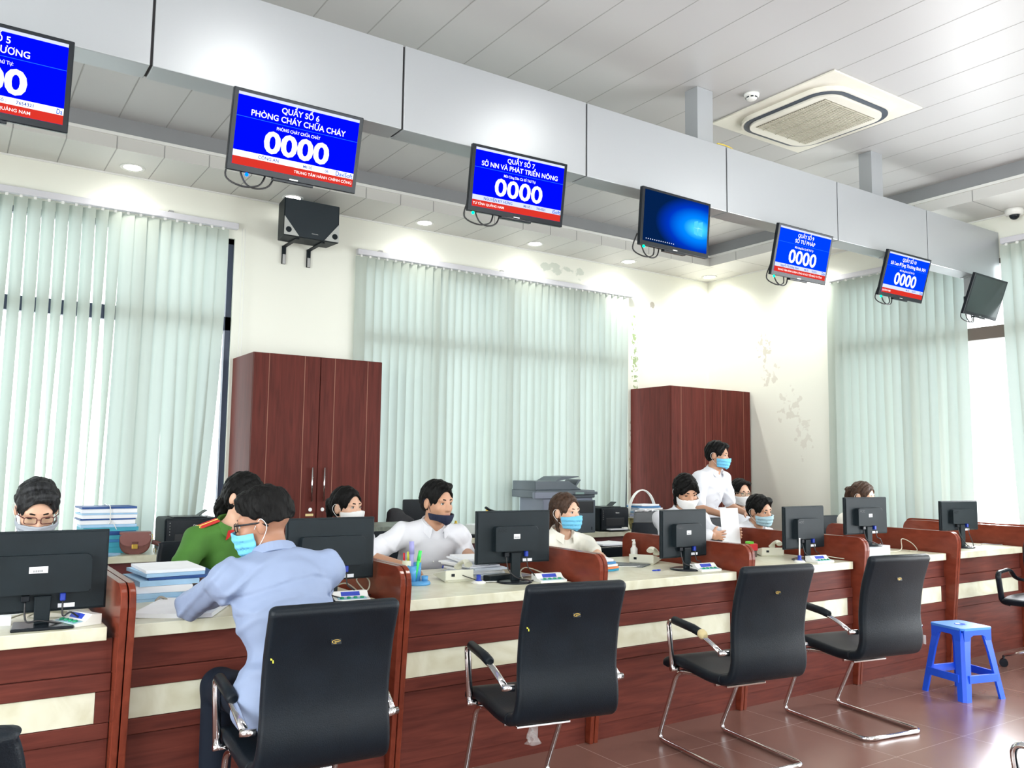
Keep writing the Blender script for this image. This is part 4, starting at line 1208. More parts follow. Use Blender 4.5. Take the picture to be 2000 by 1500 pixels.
def hand(f, wrist, direc, palm_n, side, curl=0.5, sc=1.0, spread=0.12):
    """palm, four unequal bent fingers and a thumb from the side of the palm; palm_n points out of the palm"""
    d = _a(direc)/np.linalg.norm(direc); n = _a(palm_n); n = n-d*(n@d); n /= np.linalg.norm(n)
    s = np.cross(d, n)*side           # towards the thumb
    w = _a(wrist)
    pc = w+d*0.045*sc
    M = np.stack([s, d, n], 1)
    f.ell(pc, (0.037*sc, 0.048*sc, 0.014*sc), M, 0.012)
    for i, (off, L) in enumerate(((0.027, 0.068), (0.009, 0.076), (-0.010, 0.071), (-0.027, 0.056))):
        base = w+d*0.078*sc+s*off*sc
        p = base; dirf = d+s*off*spread/0.03; dirf /= np.linalg.norm(dirf)
        ang_ = 0.0
        seg = (0.45, 0.32, 0.23)
        for j, q in enumerate(seg):
            ang_ += curl*(0.5, 0.6, 0.4)[j]
            dd = dirf*math.cos(ang_)+n*math.sin(ang_)
            p2 = p+dd*L*q*sc
            f.cap(p, p2, (0.0085-0.0006*j)*sc, (0.008-0.0006*j)*sc, 0.004)
            p = p2
    tb = w+d*0.022*sc+s*0.030*sc
    t1 = tb+(d*0.6+s*0.7+n*0.25)*0.032*sc; t2 = t1+(d*0.85+s*0.25+n*0.35)*0.028*sc
    f.cap(tb, t1, 0.012*sc, 0.0095*sc, 0.008); f.cap(t1, t2, 0.0095*sc, 0.0078*sc, 0.004)

def person(label, base, yaw_, torso=(10, 0), head=(0, 0, 0), head_off=(0, 0, 0), sit=True, female=False, scale=1.0, seat=0.47,
           elbows=None, wrists=None, hands=None, skin=None, shirt=None, sleeve='short', hair='short', hairm=None, mask=None, mask_low=False,
           glasses=None, trousers=None, h=0.0075, collar=True, fold=1.0, extra=None, bulk=1.0, ear_show=True, neckline='collar', twist=0.0, eyes_closed=False, receding=0.0, world=False, fade=False, creases=()):
    """person-local frame: facing -Y, +X is the person's left hand side seen from outside (their left), origin on the floor below the pelvis"""
    if world:
        cy_, sy_ = math.cos(-R(yaw_)), math.sin(-R(yaw_))
        tl_ = lambda p: (cy_*(p[0]-base[0])-sy_*(p[1]-base[1]), sy_*(p[0]-base[0])+cy_*(p[1]-base[1]), p[2]-base[2])
        elbows = {k: tl_(v) for k, v in (elbows or {}).items()}; wrists = {k: tl_(v) for k, v in (wrists or {}).items()}
        rv_ = lambda p: (cy_*p[0]-sy_*p[1], sy_*p[0]+cy_*p[1], p[2])
        hands = {k: {a: (rv_(b_) if a in ('dir', 'n') else b_) for a, b_ in v.items()} for k, v in (hands or {}).items()}
    skin = skin or M_skin; shirt = shirt or M_shirtw; hairm = hairm or M_hair; trousers = trousers or M_trouser
    root = thing('person', label, 'person', base, R(yaw_))
    S = scale*1.07
    if not female: bulk = bulk*0.95
    lean, sidelean = R(torso[0]), R(torso[1])
    pel = _a((0, 0, (seat+0.09) if sit else 0.90*S))
    up = _a((math.sin(sidelean), -math.sin(lean), math.cos(lean)*math.cos(sidelean))); up /= np.linalg.norm(up)
    tw = R(twist)
    rt = _a((math.cos(tw), math.sin(tw), 0)); rt = rt-up*(rt@up); rt /= np.linalg.norm(rt)
    fw = np.cross(rt, up)
    sw = (0.165 if female else 0.190)*S*bulk
    spine = 0.50*S
    curve = -fw*0.035     # rounded upper back
    mid = pel+up*spine*0.5-fw*0.02
    nb = pel+up*spine+fw*0.02
    shl = {1: pel+up*(spine-0.065)+rt*sw+fw*0.005, -1: pel+up*(spine-0.065)-rt*sw+fw*0.005}
    Hm = rot(R(head[0]), R(head[1]), R(head[2]))
    hc = nb+up*0.155*S*0.45+_a((0, 0, 1))*0.155*S*0.62+fw*0.028+_a(head_off)
    body = Field(); cl = Field(); tr = Field()
    def torso_prims(f, g=0.0):
        hw = 0.100 if not female else 0.105
        f.cap(pel-rt*hw*S, pel+rt*hw*S, 0.115*bulk+g, k=0.05)
        f.cap(pel+up*0.10-rt*0.055, pel+up*0.10+rt*0.055, 0.105*bulk+g, k=0.06)
        f.cap(mid-rt*0.065*bulk, mid+rt*0.065*bulk, (0.100 if not female else 0.088)*bulk+g, k=0.06)
        M = np.stack([rt, fw, up], 1)
        f.ell(pel+up*spine*0.70, ((0.165 if not female else 0.140)*S*bulk+g, (0.112)*bulk+g, 0.165*S+g), M, 0.06)
        f.cap(shl[-1]-up*0.005, shl[1]-up*0.005, 0.056*S+g, k=0.05)
        if female:
            for s in (-1, 1): f.ell(pel+up*spine*0.66+rt*s*0.065+fw*0.085, (0.055+g, 0.045+g, 0.055+g), M, 0.04)
        for s in (-1, 1): f.cap(shl[s]*0.55+nb*0.45, nb+rt*s*0.028+up*0.015, 0.040*S+g, 0.034+g, 0.04)
    torso_prims(body); torso_prims(cl, 0.013)
    body.cap(nb-up*0.03, hc+Hm@_a((0, 0.018, -0.055)), (0.056 if not female else 0.048)*S, (0.052 if not female else 0.045)*S, 0.03)
    add_head(body, hc, Hm, S)
    elbows = elbows or {}; wrists = wrists or {}; hands = hands or {}
    for s in (1, -1):
        sh = shl[s]
        el = _a(elbows.get(s, sh-up*0.24*S+rt*s*0.07+fw*0.10)); wr = _a(wrists.get(s, el+fw*0.22-rt*s*0.06+_a((0, 0, 0.0))))
        body.cap(sh, el, 0.048*S, 0.038*S, 0.03); body.cap(el, wr, 0.039*S, 0.026*S, 0.015)
        hd = hands.get(s, {})
        dirh = hd.get('dir', wr-el); pn = hd.get('n', (0, 0, -1))
        hand(body, wr, dirh, pn, hd.get('side', -s), hd.get('curl', 0.5), S*0.98)
        if sleeve == 'short':
            m_ = sh+(el-sh)*0.80; cl.cap(sh, m_, 0.064*S, 0.062*S, 0.035)
        elif sleeve == 'elbow':
            cl.cap(sh, el, 0.066*S, 0.056*S, 0.035); cl.cap(el, el+(wr-el)*0.15, 0.056*S, 0.054*S, 0.02)
        else:
            cl.cap(sh, el, 0.060*S, 0.052*S, 0.035); cl.cap(el, el+(wr-el)*0.92, 0.052*S, 0.038*S, 0.025)
    # legs
    for s in (1, -1):
        hip = pel+rt*s*0.09*S-_a((0, 0, 0.01))
        if sit:
            kn = _a((hip[0]+s*0.06, hip[1]-0.42*S, seat+0.055)); an = _a((kn[0], kn[1]-0.02, 0.075))
        else:
            kn = hip*0.5+_a((hip[0], hip[1]-0.02, 0.08))*0.5+_a((0, -0.02, 0)); an = _a((hip[0]+s*0.02, hip[1]+0.01, 0.08))
        for f, g in ((body, 0.0), (tr, 0.012)):
            f.cap(hip, kn, 0.082*S*bulk+g, 0.055*S+g, 0.04); f.cap(kn, an, 0.054*S+g, 0.036*S+g*1.6, 0.02)
        body.cap(an-_a((0, 0, 0.03)), an+_a((0, -0.11, -0.045)), 0.034, 0.026, 0.02)
        sf = Field(); sf.cap(an+_a((0, 0.02, -0.035)), an+_a((0, -0.15, -0.042)), 0.040, 0.032, 0.02); sf.cap(an, an-_a((0, 0, 0.03)), 0.042, 0.042, 0.02)
        sf.cuts = [lambda X, Y, Z, D: np.maximum(D, -(Z-0.004)), lambda X, Y, Z, D: np.maximum(D, Z-0.095)]
        np_obj('shoe', sf.mesh(0.012), M_black2, root, smooth=1)
    tr.cap(pel-rt*0.09, pel+rt*0.09, 0.122*bulk, k=0.05)
    tr.cuts = [lambda X, Y, Z, D: np.maximum(D, Z-(pel[2]+0.07)), lambda X, Y, Z, D: np.maximum(D, 0.055-Z)]
    body.cuts = [lambda X, Y, Z, D: np.maximum(D, 0.012-Z)]
    # skin with lips
    lipc = hc+Hm@(_a((0, -0.085, -0.069))*S)
    def midx(c):
        q = (c-lipc)@Hm
        return ((np.abs(q[:, 0])/0.021)**2+(q[:, 2]/0.0095)**2 < 1) & (np.abs(q[:, 1]) < 0.02)
    np_obj('body', body.mesh(h), [skin, M_lip], root, midx)
    # eyes, brows (head-local, then placed)
    def to_w(o):
        M4 = Matrix.Identity(4)
        for i in range(3):
            for j in range(3): M4[i][j] = float(Hm[i, j])*S
            M4[i][3] = float(hc[i])
        o.data.transform(M4); o.parent = root
        return o
    for s in (-1, 1):
        eh = 0.0035 if eyes_closed else 0.0062
        e_ = MB().ball((s*0.031, -0.0765, -0.002), (0.0135, 0.006, eh), 14).build('eye', M_iris if eyes_closed else M_eye)
        to_w(e_)
        if not eyes_closed:
            to_w(MB().ball((s*0.031-0.001, -0.0800, -0.001), (0.0068, 0.0036, 0.0062), 12).build('iris', M_iris)); 
            o_ = root.children[-1]
    mb = MB()
    for s in (-1, 1):
        mb.tube([(s*0.015, -0.0855, 0.0205), (s*0.030, -0.0835, 0.0235), (s*0.047, -0.072, 0.0200)], [0.0026, 0.0034, 0.0018], 6, flat=(1.2, 0.8))
        mb.tube([(s*0.018, -0.0815, 0.0032), (s*0.030, -0.0830, 0.0058), (s*0.045, -0.074, 0.0028)], [0.0012, 0.0017, 0.0009], 5)
    to_w(mb.build('eyebrows', hairm if hairm is not M_hairg else M_hair))
    # hair in head-local space
    hf = Field()
    inf = 0.013
    hf.ell((0, 0.018, 0.034), (0.074+inf, 0.094+inf, 0.084+inf), None, 0.01)
    if hair in ('short', 'spiky'):
        hf.ell((0, 0.045, -0.005), (0.072, 0.066, 0.070), None, 0.03)
        if hair == 'spiky': hf.ell((0.0, -0.050, 0.098), (0.055, 0.038, 0.022), None, 0.02)
        else: hf.ell((0.020, -0.055, 0.090), (0.052, 0.034, 0.022), None, 0.02)
    elif hair == 'pony':
        hf.ell((0, 0.040, 0.0), (0.073, 0.072, 0.072), None, 0.03)
        hf.cap((0, 0.108, 0.035), (0, 0.140, 0.020), 0.022, 0.030, 0.015); hf.cap((0, 0.140, 0.020), (0.0, 0.150, -0.10), 0.030, 0.014, 0.02)
    elif hair == 'lowpony':
        hf.ell((0, 0.040, -0.01), (0.075, 0.072, 0.085), None, 0.03)
        hf.cap((0, 0.10, -0.02), (0, 0.135, -0.05), 0.028, 0.032, 0.015); hf.cap((0, 0.135, -0.05), (0.03, 0.13, -0.16), 0.030, 0.012, 0.02)
        hf.cap((-0.075, 0.02, -0.02), (-0.066, 0.01, -0.125), 0.018, 0.012, 0.02); hf.cap((0.075, 0.03, -0.02), (0.066, 0.02, -0.125), 0.018, 0.012, 0.02)
    elif hair == 'bob':
        hf.ell((0, 0.035, -0.01), (0.080, 0.078, 0.095), None, 0.03)
        for s in (-1, 1): hf.cap((s*0.078, 0.0, 0.02), (s*0.074, 0.004, -0.10), 0.022, 0.012, 0.02)
        hf.cap((0.02, -0.082, 0.088), (0.066, -0.068, 0.018), 0.020, 0.010, 0.02); hf.cap((0.0, -0.080, 0.092), (-0.062, -0.068, 0.030), 0.018, 0.012, 0.02)
    elif hair == 'long':
        hf.ell((0, 0.035, -0.01), (0.078, 0.078, 0.090), None, 0.03)
        hf.cap((0.0, 0.095, 0.02), (0.03, 0.125, -0.12), 0.045, 0.050, 0.03); hf.cap((0.03, 0.125, -0.12), (0.05, 0.13, -0.24), 0.050, 0.020, 0.03)
    if fade: hf.ell((0, 0.012, 0.068), (0.084, 0.094, 0.066), None, 0.02)
    fz = 0.066+receding
    def facecut(X, Y, Z, D):
        # face opening below the hairline
        q = np.sqrt(((X)/0.073)**2+((Y+0.115)/(0.098))**2+((Z+0.030)/(0.110+receding*0.8))**2)-1
        if hair == 'bob':
            q = np.sqrt(((X-0.0)/0.066)**2+((Y+0.125)/(0.095))**2+((Z+0.040)/(0.100))**2)-1
        D = np.maximum(D, -q*0.06)
        if ear_show and hair not in ('bob',):
            e_ = np.minimum(np.sqrt(((X-0.085)/0.03)**2+((Y-0.008)/0.026)**2+((Z+0.020)/0.042)**2), np.sqrt(((X+0.085)/0.03)**2+((Y-0.008)/0.026)**2+((Z+0.020)/0.042)**2))-1
            D = np.maximum(D, -e_*0.02)
        if fade:
            D = np.maximum(D, -(Z+0.004-np.maximum(0, 0.03-Y)*0.55+0.006*hnoise(X, Y, Z, 130, 0.7)))
        if hair in ('short', 'spiky'):
            D = np.maximum(D, -(Z+0.066-np.maximum(0, 0.02-Y)*0.8))
        return D
    hf.cuts = [facecut]
    hf.disp = lambda X, Y, Z: 0.0045*hnoise(X, Y, Z, 95, 1.3)+0.0035*hnoise(X, Y, Z, 190, 0.4)+0.0015*np.sin(X*420+3*np.sin(Y*40)+Z*120)
    ho = np_obj('hair', hf.mesh(0.0055), hairm, None, smooth=1); to_w(ho)
    # mask
    if mask is not None:
        mf = Field()
        for p in HEAD[:-2]:
            if p[0] == 'e': mf.ell(p[1], p[2], None, p[3]+0.02)
            else: mf.cap(p[1], p[2], p[3], p[4], p[5]+0.02)
        z0, z1 = (-0.128, -0.062) if mask_low else (-0.122, -0.016)
        zc, zh = (z0+z1)/2, (z1-z0)/2
        def mcut(X, Y, Z, D):
            off = 0.007+0.0018*np.sin(Z*230) if not mask_low and mask is not M_maskw else 0.008
            D2 = np.abs(D-off)-0.0034
            side = np.abs(X)*0.45
            yy = -0.018 if not mask_low else -0.002
            reg = np.maximum(np.abs(Z-zc-(side*0.15 if not mask_low else side*0.55))-(zh-np.abs(X)*0.22), Y-yy)
            return np.maximum(D2, reg)
        mf.cuts = [mcut]
        to_w(np_obj('face_mask', mf.mesh(0.0048), mask, None, smooth=1))
        mb = MB()
        for s in (-1, 1):
            zt_, zb_ = (-0.062, -0.100) if mask_low else (-0.026, -0.090)
            if mask_low:
                mb.tube(smooth_pts([(s*0.062, -0.012, -0.055), (s*0.078, 0.0, 0.000), (s*0.086, 0.018, 0.016), (s*0.088, 0.034, -0.008)], 5), 0.0013, 5)
            else:
                mb.tube(smooth_pts([(s*0.060, -0.024, zt_), (s*0.075, -0.006, -0.004), (s*0.086, 0.018, 0.018), (s*0.090, 0.036, -0.012), (s*0.078, 0.014, -0.052), (s*0.058, -0.022, zb_)], 5), 0.0014, 5)
        to_w(mb.build('ear_loops', mask if mask is M_maskn else M_maskw))
    if glasses is not None:
        mb = MB()
        for s in (-1, 1):
            o = rrect(s*0.032-0.024, s*0.032+0.024, -0.019, 0.013, 0.009, 4)
            mb.tube([(a, -0.098+abs(a)*0.12, b_) for a, b_ in o], 0.0019, 6, closed=True)
            mb.tube([(s*0.056, -0.091, 0.008), (s*0.079, -0.060, 0.008), (s*0.084, 0.010, 0.004), (s*0.082, 0.040, -0.014)], 0.0021, 6, flat=(1.6, 0.7))
        mb.tube([(-0.009, -0.098, 0.003), (0, -0.101, 0.005), (0.009, -0.098, 0.003)], 0.0018, 6)
        go = to_w(mb.build('glasses', glasses))
        lm = MB()
        for s in (-1, 1):
            o = rrect(s*0.032-0.023, s*0.032+0.023, -0.018, 0.012, 0.008, 4)
            lm.prism(o, -0.0955, -0.0945, 'y')
        lo_ = lm.build('lenses', M_glass); to_w(lo_); lo_.parent = go
    # clothing
    nk0 = nb-up*0.02; nk1 = hc
    ang_f = fold
    def cdisp(X, Y, Z):
        a = X*rt[0]+Y*rt[1]+Z*rt[2]; z_ = X*up[0]+Y*up[1]+Z*up[2]
        w1 = np.sin(38*z_+22*a+3.0*np.sin(9*a+4*z_)); w2 = np.sin(30*z_-26*a+2.5*np.sin(11*a)+1.0)
        cr = 0.0
        for line in creases:
            for (p_, q_) in zip(line[:-1], line[1:]):
                px, pz, qx, qz = p_[0], p_[1], q_[0], q_[1]
                L2 = (qx-px)**2+(qz-pz)**2
                tt = np.clip(((X-px)*(qx-px)+(Z-pz)*(qz-pz))/L2, 0, 1)
                dd = np.sqrt((X-px-tt*(qx-px))**2+(Z-pz-tt*(qz-pz))**2)
                side = ((Z-pz)*(qx-px)-(X-px)*(qz-pz))/math.sqrt(L2)*(1 if qx > px else -1)
                cr = np.minimum(cr, -0.008*np.exp(-(dd/0.012)**2))+0.0
                cr = cr+0.0035*np.exp(-((side-0.022)/0.014)**2)*(dd < 0.05)
        if len(creases): cr = cr*((X-pel[0])*fw[0]+(Y-pel[1])*fw[1]+(Z-pel[2])*fw[2] < 0.0)
        return cr+ang_f*(0.0060*np.maximum(w1, 0)**3+0.0050*np.maximum(w2, 0)**3-0.001+0.0012*hnoise(X, Y, Z, 60, 2.0))
    cl.disp = cdisp
    def neckcut(X, Y, Z, D):
        P = np.stack([X, Y, Z], -1)
        q = prim_dist(('c', nk0+up*0.030, nk0+up*0.16, 0.054*S if not female else 0.062*S, 0.085, 0.01), P)
        D = np.maximum(D, -q)
        # open front below the neck
        depth = 0.10 if neckline == 'collar' else (0.14 if neckline == 'v' else 0.03)
        q2 = prim_dist(('c', nb+fw*0.085+up*0.03, nb+fw*0.115-up*depth, 0.034, 0.006, 0.01), P)
        D = np.maximum(D, -q2)
        return np.maximum(D, -((P-pel)@up+0.10))
    cl.cuts = [neckcut]
    so = np_obj('shirt', cl.mesh(h), shirt, root)
    np_obj('trousers', tr.mesh(0.011), trousers, root)
    if collar:
        # collar stand and two turned-down wings around the neck
        def ringp(a, r, dz, fwd=0.0):
            return nb+up*(0.020+dz)+rt*math.sin(a)*r*1.06+fw*(math.cos(a)*r*0.98+fwd)+fw*0.006
        n_ = 28
        A = [R(-152+304*k/(n_-1))+PI for k in range(n_)]
        v = []; f = []
        rr0 = 0.070*S
        for i, a in enumerate(A):
            e_ = abs(i-(n_-1)/2)/((n_-1)/2)
            dip = -0.030*e_**2
            pt = [ringp(a, rr0, 0.000+dip), ringp(a, rr0-0.003, 0.034+dip), ringp(a, rr0+0.006, 0.038+dip), ringp(a, rr0+0.020+0.006*e_, -0.002+dip-0.024*max(0, (e_-0.72)/0.28)), ringp(a, rr0+0.016+0.006*e_, -0.004+dip-0.024*max(0, (e_-0.72)/0.28)), ringp(a, rr0+0.005, 0.022+dip)]
            v += [Vector(p.tolist()) for p in pt]
        m_ = 6
        for i in range(n_-1):
            for k in range(m_): f.append((i*m_+k, i*m_+(k+1) % m_, (i+1)*m_+(k+1) % m_, (i+1)*m_+k))
        f += [tuple(range(m_)), tuple(range((n_-1)*m_, n_*m_))]
        mb = MB(); mb._add(v, f, False); mb.build('collar', shirt, so)
    if extra: extra(root, so, dict(pel=pel, up=up, rt=rt, fw=fw, nb=nb, shl=shl, hc=hc, Hm=Hm, S=S, to_w=to_w))
    return root
# ------------------------------------------------------------------ the eleven people
def pen_pocket(root, so, J):
    p0 = J['pel']+J['up']*0.30+J['rt']*0.075+J['fw']*0.128
    MB().tube([tuple(p0-J['up']*0.03), tuple(p0+J['up']*0.035)], 0.0045, 8).build('pen', M_blueplug, so)
    M3 = Matrix(((J['rt'][0], J['fw'][0], J['up'][0], p0[0]), (J['rt'][1], J['fw'][1], J['up'][1], p0[1]), (J['rt'][2], J['fw'][2], J['up'][2], p0[2]), (0, 0, 0, 1)))
def buttons(root, so, J):
    mb = MB()
    for k in range(4):
        p = J['pel']+J['up']*(0.36-0.075*k)+J['fw']*(0.128-0.004*k)
        mb.ball(tuple(p), 0.006, 8)
    mb.build('buttons', M_white, so)
def officer_extra(root, so, J):
    rt, up, fw = J['rt'], J['up'], J['fw']
    for s in (1, -1):
        a = J['nb']+rt*s*0.085+up*0.002-fw*0.005; b = J['shl'][s]+rt*s*0.035+up*0.060
        a = a+up*0.044
        d = (b-a)/np.linalg.norm(b-a); w = fw
        n = np.cross(d, w); n = n/np.linalg.norm(n); n = n if n@up > 0 else -n
        M3 = Matrix([[d[i], w[i], n[i], ((a+b)/2)[i]] for i in range(3)]+[[0, 0, 0, 1]])
        L = np.linalg.norm(b-a)/2
        e = MB().box(-L, L, -0.026, 0.026, -0.003, 0.004, 0.002, M=M3).build('epaulette', M_red, so)
        mb = MB().box(-L, L, -0.0035, 0.0035, 0.004, 0.0065, M=M3)
        for sy in (-1, 1):
            st = []
            for k in range(10):
                r_ = 0.010 if k % 2 == 0 else 0.0042
                st.append((L*0.62+r_*math.cos(k*PI/5), sy*0.014+r_*math.sin(k*PI/5)))
            mb.prism(st, 0.004, 0.0065, 'z', M=M3)
        mb.build('rank_stars', M_gold, e)
        c0 = J['nb']+rt*s*0.045+fw*0.085-up*0.012
        M4 = Matrix([[rt[i], up[i], fw[i], c0[i]] for i in range(3)]+[[0, 0, 0, 1]])
        MB().prism([(-0.018, 0.028), (0.020, 0.024), (0.026, -0.030), (0.004, -0.016)] if s > 0 else [(0.018, 0.028), (-0.020, 0.024), (-0.026, -0.030), (-0.004, -0.016)], 0.0, 0.004, 'z', M=M4).build('collar_tab', M_red, so)
    p0 = J['pel']+up*0.345+rt*0.075+fw*0.128
    M4 = Matrix([[rt[i], up[i], fw[i], p0[i]] for i in range(3)]+[[0, 0, 0, 1]])
    MB().box(-0.045, 0.045, -0.011, 0.011, -0.002, 0.005, 0.001, M=M4).build('name_badge', M_gold, so)
    p0 = J['pel']+up*0.345-rt*0.075+fw*0.128
    M4 = Matrix([[rt[i], up[i], fw[i], p0[i]] for i in range(3)]+[[0, 0, 0, 1]])
    MB().box(-0.045, 0.045, -0.011, 0.011, -0.002, 0.005, 0.001, M=M4).build('name_badge', M_gold, so)
def earring(root, so, J):
    J['to_w'](MB().tube([(-0.088, 0.002, -0.045), (-0.089, 0.002, -0.062)], 0.0016, 5).build('earring', M_steel))

Z90 = (0, 0, 1)
# seated staff; yaw 0 faces the customers (-Y); positive yaw turns towards +X; elbows and wrists in room coordinates
person('man with greying hair, brown glasses and grey mask, looking down behind the largest monitor', (0.425, 5.12, 0), 0, torso=(20, 0), head=(2, 30, 0), seat=0.47, bulk=0.93,
       hair='short', hairm=M_hairg, mask=mat('grey_mask', (0.36, 0.40, 0.46), 0.8), glasses=mat('brown_frame', (0.10, 0.02, 0.02), 0.3), skin=M_skinl, eyes_closed=True, scale=1.06, shirt=M_shirtw, world=True, elbows={1: (0.52, 4.86, 0.92), -1: (0.14, 4.86, 0.92)}, wrists={1: (0.50, 4.62, 0.90), -1: (0.28, 4.62, 0.90)})
person('woman officer in green uniform with red epaulettes, behind the customer in blue', (1.36, 5.02, 0), 12, head_off=(0.05, 0, 0), torso=(14, 0), head=(20, 24, 0), female=True, seat=0.53,
       hair='long', mask=None, skin=M_skinl, shirt=M_green, trousers=M_green, extra=officer_extra, h=0.007, sleeve='short', fold=0.7, eyes_closed=True, world=True,
       elbows={1: (1.64, 4.78, 0.95), -1: (1.10, 4.76, 0.925)}, wrists={1: (1.42, 4.52, 0.905), -1: (1.14, 4.53, 0.900)}, hands={-1: dict(dir=(0.35, -0.8, -0.05), n=(0, 0, -1), curl=0.9), 1: dict(dir=(-0.4, -0.8, -0.05), n=(0, 0, -1), curl=0.9)})
person('woman with black ponytail and white mask, peering over the second monitor', (2.27, 5.50, 0), 8, torso=(8, 0), head=(16, 0, 0), female=True, seat=0.42,
       hair='pony', mask=M_maskw, skin=M_skinl, shirt=M_shirtw)
def man_extra(root, so, J):
    pen_pocket(root, so, J); buttons(root, so, J)
    rt, up, fw = J['rt'], J['up'], J['fw']
    p0 = J['pel']+up*0.255+rt*0.085+fw*0.122
    M4 = Matrix([[rt[i], up[i], fw[i], p0[i]] for i in range(3)]+[[0, 0, 0, 1]])
    MB().box(-0.045, 0.045, -0.055, 0.05, 0.0, 0.004, 0.002, M=M4).build('pocket', M_shirtw, so)
person('man in white shirt with a navy mask pulled down under his chin', (2.70, 5.14, 0), -6, torso=(20, 3), head=(20, 6, 0), seat=0.49, h=0.006,
       hair='spiky', mask=M_maskn, mask_low=True, sleeve='elbow', extra=man_extra, scale=1.03, world=True,
       elbows={1: (2.96, 4.95, 0.92), -1: (2.22, 4.90, 0.93)}, wrists={1: (2.86, 4.66, 0.90), -1: (2.32, 4.62, 0.90)})
person('woman in cream blouse with a blue mask, brown hair tied low, behind the third partition', (3.73, 5.06, 0), 4, torso=(14, 0), head=(10, 0, 0), female=True, seat=0.40, h=0.006,
       hair='lowpony', hairm=M_hairb, mask=M_maskb, skin=M_skinl, shirt=M_shirtc, sleeve='long', neckline='v', extra=earring, world=True,
       elbows={1: (3.96, 4.88, 0.93), -1: (3.44, 4.88, 0.93)}, wrists={1: (3.86, 4.66, 0.90), -1: (3.60, 4.64, 0.90)})
def watch(root, so, J):
    MB().tube([(0.0, 0.0, 0.0)], 0.01) if False else None
person('woman in white blouse and white mask holding an upright sheet of paper', (5.03, 5.08, 0), -14, torso=(12, 0), head=(-4, 24, -4), female=True, seat=0.53, h=0.006,
       hair='bob', mask=M_maskw, skin=M_skin, shirt=M_shirtw, sleeve='long', eyes_closed=True, world=True,
       elbows={1: (5.22, 4.90, 0.98), -1: (4.74, 4.88, 0.98)}, wrists={1: (5.29, 4.70, 0.98), -1: (4.95, 4.61, 0.985)},
       hands={1: dict(dir=(-0.10, -0.55, 0.05), n=(-1, 0, 0), side=-1, curl=0.5), -1: dict(dir=(0.95, -0.12, -0.05), n=(0.1, 0.9, 0.1), side=1, curl=0.25)})
person('standing man in white shirt and blue mask, turned to the right', (6.15, 5.85, 0), 8, torso=(14, 0), head=(16, 6, 0), sit=False, h=0.007,
       hair='short', mask=M_maskb, skin=M_skin, sleeve='short', scale=0.985, extra=buttons)
person('balding man in white shirt sitting behind another man, half hidden', (6.78, 6.02, 0), -18, torso=(10, 0), head=(6, 8, 0), seat=0.47,
       hair='short', mask=M_maskw, skin=M_skinl, receding=0.030, glasses=mat('thin_frame', (0.12, 0.08, 0.06), 0.3))
person('man in white shirt and pale blue mask, leaning left of the fifth monitor', (5.95, 5.33, 0), -8, torso=(26, 8), head=(10, 10, -6), seat=0.42,
       hair='short', mask=M_maskp, skin=M_skin)
person('woman with a ponytail hidden behind the sixth monitor', (7.42, 5.10, 0), -5, torso=(10, 0), head=(14, 12, 0), female=True, seat=0.46,
       hair='pony', hairm=M_hairb, mask=M_maskw, skin=M_skinl, shirt=M_shirtc)
CR = (((0.229, 0.979), (0.126, 1.014), (0.009, 1.049), (-0.094, 1.058), (-0.151, 1.044)), ((0.199, 0.92), (0.086, 0.973), (-0.034, 0.993), (-0.156, 0.98)), ((0.34, 0.984), (0.275, 0.966), (0.221, 0.993)))
# the customer, facing the counter (+Y), face turned to the left
person('customer in a light blue shirt, black glasses and blue mask, leaning on the counter', (1.155, 3.14, 0), 180, torso=(23, 2), head=(57, 12, 4), seat=0.545, h=0.0065, bulk=1.02, scale=0.99, creases=CR, fade=True, head_off=(0.035, 0, -0.01), world=True,
       hair='spiky', mask=M_maskb, glasses=M_black2, skin=mat('skin_darker', (0.36, 0.175, 0.105), 0.5, noise=0.06, sub=0.1), shirt=M_shirtb, trousers=mat('navy_trousers', (0.005, 0.009, 0.018), 0.8, spec=0.2), sleeve='long', fold=1.6,
       elbows={1: (0.90, 3.68, 0.915), -1: (1.45, 3.72, 0.92)}, wrists={1: (1.06, 3.95, 0.895), -1: (1.22, 3.98, 0.895)})
# chairs under the staff
labs = ['black swivel chair under the man with greying hair', 'dark-backed swivel chair of the woman officer', 'black swivel chair under the man with the navy mask', 'black swivel chair under the woman in the blue mask',
        'black swivel chair under the woman holding paper', 'black swivel chair under the man with the pale blue mask', 'black swivel chair under the balding man', 'black swivel chair of the woman behind the sixth monitor', 'black swivel chair under the woman with black ponytail']
for (x, y, yw, hh, lb) in ((0.44, 5.16, 0, 0.0, labs[0]), (1.36, 5.06, 12, 0.02, labs[1]), (2.70, 5.18, -6, -0.03, labs[2]), (3.73, 5.10, 4, -0.12, labs[3]), (5.03, 5.12, -14, 0.06, labs[4]), (5.95, 5.37, -8, -0.10, labs[5]), (6.78, 6.06, -18, 0.0, labs[6]), (7.42, 5.14, -5, -0.02, labs[7]), (2.27, 5.54, 8, -0.05, labs[8])):
    dup(oc, (x, y, 0), R(180+yw), lb, 'black swivel chairs')
